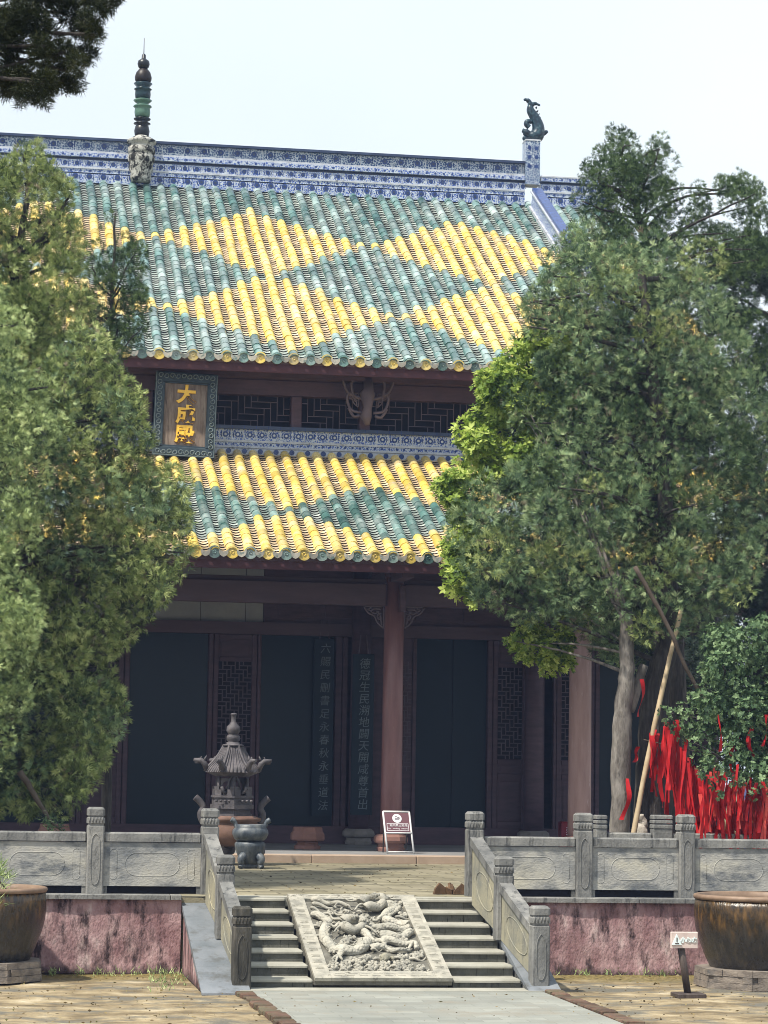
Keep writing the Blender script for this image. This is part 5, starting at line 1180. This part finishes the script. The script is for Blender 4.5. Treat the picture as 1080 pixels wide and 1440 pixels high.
# right: main juniper, dark airy one behind it, yellow-green broadleaf, shaded ones at the back
R1 = [(792, 340), (815, 320), (850, 372), (895, 352), (925, 385), (955, 345), (990, 360), (1000, 420), (1040, 470), (1050, 540), (1090, 580), (1090, 720), (1050, 800), (1012, 900), (935, 885), (882, 940), (850, 905), (800, 862), (740, 872), (690, 855), (650, 805), (634, 742), (655, 690), (712, 665), (760, 650), (768, 610), (770, 545), (765, 515), (765, 500), (742, 455), (746, 422), (770, 390), (782, 350)]
r1 = clumps_from(R1, 39.5, (.15, .38), 420, 1.5, 13, .62)
k1, k2, k3 = int(len(r1) * .68), int(len(r1) * .76), int(len(r1) * .86)
tree('broad grey-green juniper on a dark leaning trunk, propped by a bamboo pole', 'tree', (at(915, 1190, 38.9).x, 38.9, T), [(912, 1195), (915, 1080), (925, 960), (940, 880), (935, 700), (915, 500), (900, 360)], 39.0, .27, .05,
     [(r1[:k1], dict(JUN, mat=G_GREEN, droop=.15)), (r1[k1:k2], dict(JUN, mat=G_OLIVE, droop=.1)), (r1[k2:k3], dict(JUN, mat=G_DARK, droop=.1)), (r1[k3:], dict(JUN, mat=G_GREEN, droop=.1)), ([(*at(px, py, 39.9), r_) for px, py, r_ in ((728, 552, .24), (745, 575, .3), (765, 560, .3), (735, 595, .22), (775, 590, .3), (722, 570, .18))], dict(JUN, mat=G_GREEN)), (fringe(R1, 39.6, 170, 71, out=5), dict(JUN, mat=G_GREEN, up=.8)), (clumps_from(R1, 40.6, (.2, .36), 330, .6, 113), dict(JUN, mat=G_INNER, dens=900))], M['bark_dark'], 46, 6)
m_ = []
for px, py, r_ in ((866, 198, 20), (880, 222, 20), (852, 225, 18), (836, 246, 19), (828, 290, 18), (846, 268, 17), (872, 262, 17), (900, 240, 15), (916, 232, 17), (924, 212, 14), (938, 262, 17), (944, 290, 15), (936, 310, 16), (908, 285, 17), (884, 300, 17), (860, 308, 16), (975, 270, 13), (986, 292, 17), (970, 315, 17), (988, 330, 14), (1040, 255, 20), (1022, 270, 18), (1058, 275, 16), (1070, 300, 16), (1042, 300, 15), (1012, 320, 16), (1030, 345, 14), (1062, 350, 16), (1078, 365, 13), (840, 335, 18), (905, 330, 18), (950, 345, 18), (890, 255, 18), (860, 285, 18), (925, 255, 18), (870, 330, 20), (925, 345, 20), (905, 270, 16), (1000, 345, 18), (1050, 330, 18), (1045, 370, 20), (1015, 375, 18)):
    s_ = 42.6 / 3600
    for q_ in range(5): m_.append((*(at(px + random.uniform(-11, 11), py + random.uniform(-11, 11), 42.6 + random.uniform(-.5, .5))), r_ * s_ * random.uniform(.55, .95)))
R2P = [(822, 345), (824, 250), (842, 212), (866, 176), (892, 208), (925, 198), (946, 240), (962, 318), (985, 275), (1000, 325), (1025, 250), (1045, 234), (1076, 268), (1095, 380), (1095, 560), (1040, 560), (1000, 440), (900, 420), (830, 400)]
m_ += clumps_from(R2P, 41.6, (.08, .22), 150, .7, 61)
tree('tall dark juniper with rounded airy tufts rising above the broad one against the sky', 'tree', (at(960, 1190, 42.6).x, 42.6, T), [(960, 1195), (945, 800), (930, 500), (905, 330), (872, 230)], 42.6, .2, .02,
     [(m_, dict(JUN, mat=G_DARK, dens=2300, size=(.05, .10), up=.6))], M['bark_dark'], 36, 7, mainr=.028)
BR = [(632, 572), (660, 548), (690, 518), (722, 480), (765, 452), (820, 500), (820, 650), (760, 700), (700, 690), (660, 660), (640, 705), (612, 700), (606, 690), (640, 645), (634, 600)]
BR2 = [(606, 690), (652, 640), (668, 700), (672, 860), (642, 848), (622, 790), (640, 740), (612, 705)]
BR3 = [(714, 905), (735, 872), (770, 868), (800, 880), (812, 915), (796, 945), (772, 952), (748, 945), (722, 930)]
BR4 = [(760, 800), (830, 790), (835, 880), (790, 885)]
b1 = clumps_from(BR, 40.6, (.14, .30), 120, .6, 21) + clumps_from(BR2, 40.2, (.12, .24), 60, .4, 22) + clumps_from(BR3, 40.6, (.1, .18), 44, .3, 23) + clumps_from(BR4, 41.5, (.14, .22), 30, .4, 24)
tree('yellow-green broadleaf tree with a smooth grey trunk, half hidden by the broad juniper', 'tree', (at(873, 1190, 38.6).x, 38.6, T), [(872, 1195), (874, 1060), (878, 980), (882, 930), (880, 860)], 38.6, .165, .10,
     [(b1, dict(dens=900, k=6, size=(.07, .13), wr=.24, star=True, mat=G_BROAD, up=.9))], M['bark'], 12, 8, name='broadleaf_tree', mainr=.03)
RB = [(960, 360), (1040, 340), (1140, 330), (1140, 1010), (1000, 1010), (960, 930), (1010, 820), (1040, 600)]
tree('dark bluish evergreen in deep shade behind the ribbon shrub at the right edge', 'tree', (at(1110, 1190, 44.5).x, 44.5, T), [(1110, 1195), (1105, 800), (1095, 420)], 44.5, .2, .05,
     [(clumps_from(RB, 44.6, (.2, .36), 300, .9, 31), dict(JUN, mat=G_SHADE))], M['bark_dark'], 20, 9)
SH = [(985, 895), (1030, 872), (1110, 850), (1160, 890), (1180, 1000), (1150, 1110), (1060, 1120), (1028, 1098), (1000, 1092), (972, 1072), (985, 1020), (976, 985), (990, 940)]
SH2 = [(925, 1000), (960, 985), (990, 1000), (990, 1040), (960, 1050), (930, 1025)]
s1 = clumps_from(SH, 37.6, (.13, .26), 190, .6, 41) + clumps_from(SH2, 37.9, (.08, .14), 16, .2, 42) + [(*at(px, py, 36.85), r_) for px, py, r_ in ((988, 1085, .10), (1002, 1098, .09), (1018, 1082, .13), (1032, 1100, .11), (1046, 1092, .13), (1060, 1118, .10), (1072, 1098, .12), (1085, 1110, .12), (995, 1068, .12), (978, 1045, .1), (1010, 1118, .07))]
tree('leafy green shrub hung with red ribbons at the right edge', 'shrub', (at(1060, 1190, 38.0).x, 38.0, T), [(1060, 1195), (1065, 1080), (1050, 960)], 38.0, .07, .03,
     [(s1, dict(dens=900, k=5, size=(.05, .085), wr=.32, star=True, mat=G_SHRUB, up=.6))], M['bark_dark'], 30, 10, name='ribbon_shrub')
# side stem of the grey tree, pale stump, bamboo props
st = thing('tree_stump', 'short pale weathered stump at the foot of the dark trunk', 'stump', tuple(at(903, 1190, 38.3).xy) + (T,))
m = MB(); limb(m, [Vector((*at(903, 1190, 38.3).xy, T)), at(903, 1172, 38.3), at(905, 1158, 38.3), at(900, 1146, 38.3)], .11, .05, 9, 4, .02); m.build('wood', M['stump'], st)
sb = MB(); limb(sb, [at(884, 1000, 38.7), at(896, 968, 38.7), at(906, 935, 38.7)], .09, .07, 9, 4, .01)
o = sb.build('tree_limb', M['bark']); br_t = [x for x in bpy.data.objects if x.name.startswith('broadleaf_tree')][0]
for v in o.data.vertices: v.co -= br_t.location
o.parent = br_t; o.name = 'side_stem'
m = MB(); a, b = at(882, 1185, 37.9), at(958, 858, 38.5); limb(m, [Vector((a.x, a.y, T + .3)), a.lerp(b, .5), b], .045, .034, 9, 8, .004); tag(m.build('bamboo_pole', M['bamboo']), 'long pale bamboo pole leaning against the dark trunk as a prop', 'pole')
m = MB(); limb(m, [at(1000, 1002, 38.2), at(960, 930, 38.1), at(942, 885, 38.0), at(893, 797, 37.9)], .027, .036, 8, 6, .006); tag(m.build('wooden_prop', M['prop']), 'brown wooden prop crossing behind the pale bamboo pole', 'pole')

# red ribbons
def ribbon_mesh(L_, w_, sway, seed):
    g = random.Random(seed); mb = MB(); n_ = 16; vs = []; ph = g.uniform(0, 6)
    for i in range(n_ + 1):
        f_ = i / n_; x = sway * f_ * f_ + .018 * math.sin(f_ * 6 + ph); y = .025 * math.sin(f_ * 5 + ph * 2); a = .8 * math.sin(f_ * 4 + ph)
        for sx in (-1, 1): vs.append((x + sx * w_ / 2 * math.cos(a) * (1 - .1 * f_), y + sx * w_ / 2 * math.sin(a), -L_ * f_))
    k = len(vs); vs += [(x, y + .004, z_) for x, y, z_ in vs]; fs = []
    for i in range(n_): fs += [(2 * i, 2 * i + 1, 2 * i + 3, 2 * i + 2), (k + 2 * i + 2, k + 2 * i + 3, k + 2 * i + 1, k + 2 * i)]
    mb.add(vs, fs, 0, True); return mb
proto = []
for i in range(10):
    o = ribbon_mesh(1.0, .05, random.uniform(-.06, .06), i).build('ribbon', M['ribbon_blue'] if i == 6 else (M['ribbon_pink'] if i in (2, 5) else M['ribbon'])); proto.append(o)
spots = []; g = random.Random(12)
bun = [(919, 1030, .95), (935, 1022, .8), (942, 1030, 1.0), (951, 1015, 1.25), (957, 1050, 1.3), (966, 1068, 1.35), (975, 1078, 1.2), (982, 1085, 1.1)]
for i in range(76):
    x, y, l = bun[i % 8] if i < 64 else (g.uniform(918, 990), g.uniform(1015, 1085), .8)
    spots.append((x + g.gauss(0, 2.2), y + g.gauss(0, 3), l * g.uniform(.6, 1.15), 38.0, 'c'))
bun2 = [(990, 1100), (1000, 1092), (1008, 1098), (1016, 1090), (1024, 1102), (1033, 1096), (1041, 1104), (1050, 1110), (1058, 1100), (1067, 1112), (1076, 1106), (1084, 1112)]
for i in range(124):
    x, y = bun2[i % 12]
    spots.append((x + g.gauss(0, 3.4), y + g.gauss(0, 8), g.uniform(.5, 1.05), 37.3, 'r'))
spots += [(897, 1050, .25, 38.3, 's'), (903, 955, .55, 38.45, 's'), (1040, 1010, .5, 37.0, 's'), (1055, 1020, .45, 37.0, 's'), (1030, 1040, .6, 37.0, 's'), (1078, 1005, .5, 37.0, 's'), (1012, 1005, .55, 37.0, 's'), (1036, 1075, .5, 37.0, 's'), (885, 1095, .6, 38.3, 's')]
cut = at(1000, 1181, 37.4).z
used = set()
SL_ = {0: 'short red ribbon tied low on the dark trunk beside the pole', 1: 'red bow of ribbon tied high where the grey trunk forks', 8: 'thin red ribbon hanging down the grey trunk foot'}
for i, (px, py, L_, Y, kind) in enumerate(spots):
    if kind == 'r' and i % 40 == 3: k = 6
    else: k = g.choice((0, 1, 2, 3, 4, 5, 7, 8, 9) if kind == 'r' else (0, 1, 3, 4, 7, 8, 9))
    o = proto[k] if k not in used else proto[k].copy()
    if k in used: COL.objects.link(o)
    used.add(k); p_ = at(px, py, Y + g.uniform(-.45, .45)); o.location = p_
    o.scale = (g.uniform(.6, 1.7), 1, L_ * g.uniform(.85, 1.1)); o.rotation_euler = (0, R(g.choice((g.uniform(-5, 5), g.uniform(-5, 5), g.uniform(-5, 5), g.uniform(-12, 12)))), R(g.uniform(-70, 70)))
    if kind == 's' and (i - 200) in SL_: tag(o, SL_[i - 200], 'ribbon')
    elif kind == 's': tag(o, 'red ribbon tied singly among the green shrub leaves', 'ribbon', 'single red ribbons among the shrub leaves')
    elif k == 6: tag(o, 'blue ribbon among the red ribbons under the shrub', 'ribbon', 'blue ribbons under the shrub')
    elif kind == 'c': tag(o, 'deep red ribbon in the long cluster right of the dark trunk', 'ribbon', 'red ribbons in the cluster right of the dark trunk')
    else: tag(o, ('faded pinkish' if k in (2, 5) else 'bright red') + ' ribbon in the dense curtain hanging under the shrub', 'ribbon', ('faded' if k in (2, 5) else 'bright red') + ' ribbons in the curtain under the shrub')
m = MB(); a, b = at(905, 1040, 38.2), at(1090, 1060, 37.6); m.tube(smooth_path([a, a.lerp(b, .5) + Vector((0, 0, -.1)), b], 6), .008, 5); tag(m.build('ribbon_line', M['twig']), 'thin cord strung from the dark trunk that the ribbons hang from', 'cord')

# near pine whose bough hangs into the top left corner
nb = []
for px, py, r_ in ((8, 25, 30), (35, 20, 26), (62, 40, 30), (20, 60, 26), (95, 15, 24), (120, 50, 26), (110, 75, 24), (128, 30, 20), (150, 8, 20), (160, -5, 20), (85, 85, 26), (60, 75, 24), (70, 110, 26), (45, 100, 20), (55, 132, 22), (88, 125, 16), (25, 112, 20), (8, 122, 22), (10, 90, 18), (100, 105, 18), (35, 130, 16), (140, -10, 22), (-10, 60, 30), (-15, 110, 26), (-30, 20, 40), (60, -20, 30), (110, -20, 26)):
    s_ = 14.0 / 3600
    for q_ in range(3): nb.append((*(at(px + random.uniform(-14, 14), py + random.uniform(-14, 14), 14 + random.uniform(-.25, .25))), r_ * s_ * random.uniform(.45, .75)))
tree('near dark pine bough hanging into the top left corner against the sky', 'tree', (-2.6, 14.2, 0), [(-700, 1900), (-600, 900), (-420, 200), (-200, -60)], 14.2, .22, .07,
     [(nb, dict(dens=26000, per=8, ln=(.018, .04), wd=(.004, .007), spread=.9, mat=G_NEAR, up=.1, jit=.01))], M['bark_dark'], 16, 14, name='pine_tree', mainr=.014)
# water plant in the left vat
wp = thing('water_plant', 'bright green needle-leaved plant growing out of the left vat', 'plant', (lx + .35, 33.0, 1.05))
C, D = fill([(*at(2, 1240, 33.0), .14), (*at(-8, 1222, 33.0), .14), (*at(-2, 1262, 32.6), .1)], 1500, 6, 0, 1.2); leaves('needles', C, D, 6, (.07, .15), (.008, .016), .7, G_FRESH, wp, tuple(wp['_org']))
m = MB(); m.tube([(lx + .35, 33.0, 1.05), tuple(at(-4, 1235, 33.0))], .012, 5); m.build('stalk', M['twig'], wp)

# weeds at the foot of the walls
g_ = np.random.default_rng(5); pts = [(x, 34.16 - abs(g_.normal()) * .12, .01) for x in np.concatenate([g_.uniform(1.2, 2.95, 26), g_.uniform(7.5, 11.5, 40)])] + [(x, y, .01) for x, y in zip(g_.uniform(2.4, 2.96, 22), g_.uniform(31.6, 34.1, 22))]
C = np.array(pts); D = np.tile((0, 0, 1.0), (len(C), 1)); gr = leaves('grass', C, D, 9, (.03, .10), (.008, .016), .7, G_FRESH, None, (0, 0, 0), seed=77, jit=.03); gr['kind'] = 'stuff'

# fallen leaves and grit on the court and the terrace
g_ = np.random.default_rng(9); n_ = 1500
C = np.stack([g_.uniform(-3, 14, n_), g_.uniform(27.5, 34.1, n_), np.full(n_, .022)], 1); C = np.concatenate([C, np.stack([g_.uniform(3, 9, 250), g_.uniform(35.2, 46.8, 250), np.full(250, T + .008)], 1)])
C = C[~((C[:, 0] > 2.9) & (C[:, 0] < 7.5) & (C[:, 1] > 31.0) & (C[:, 1] < 35))]
D = g_.normal(size=(len(C), 3)) * (1, 1, .12); D /= np.linalg.norm(D, axis=1, keepdims=True)
li = leaves('fallen_leaves', C, D, 1, (.015, .06), (.01, .03), .05, leafmat('dry_leaves', [(.04, .03, .015), (.12, .085, .04), (.24, .18, .08), (.1, .12, .04)]), None, (0, 0, 0), True, 78, .01); li['kind'] = 'stuff'
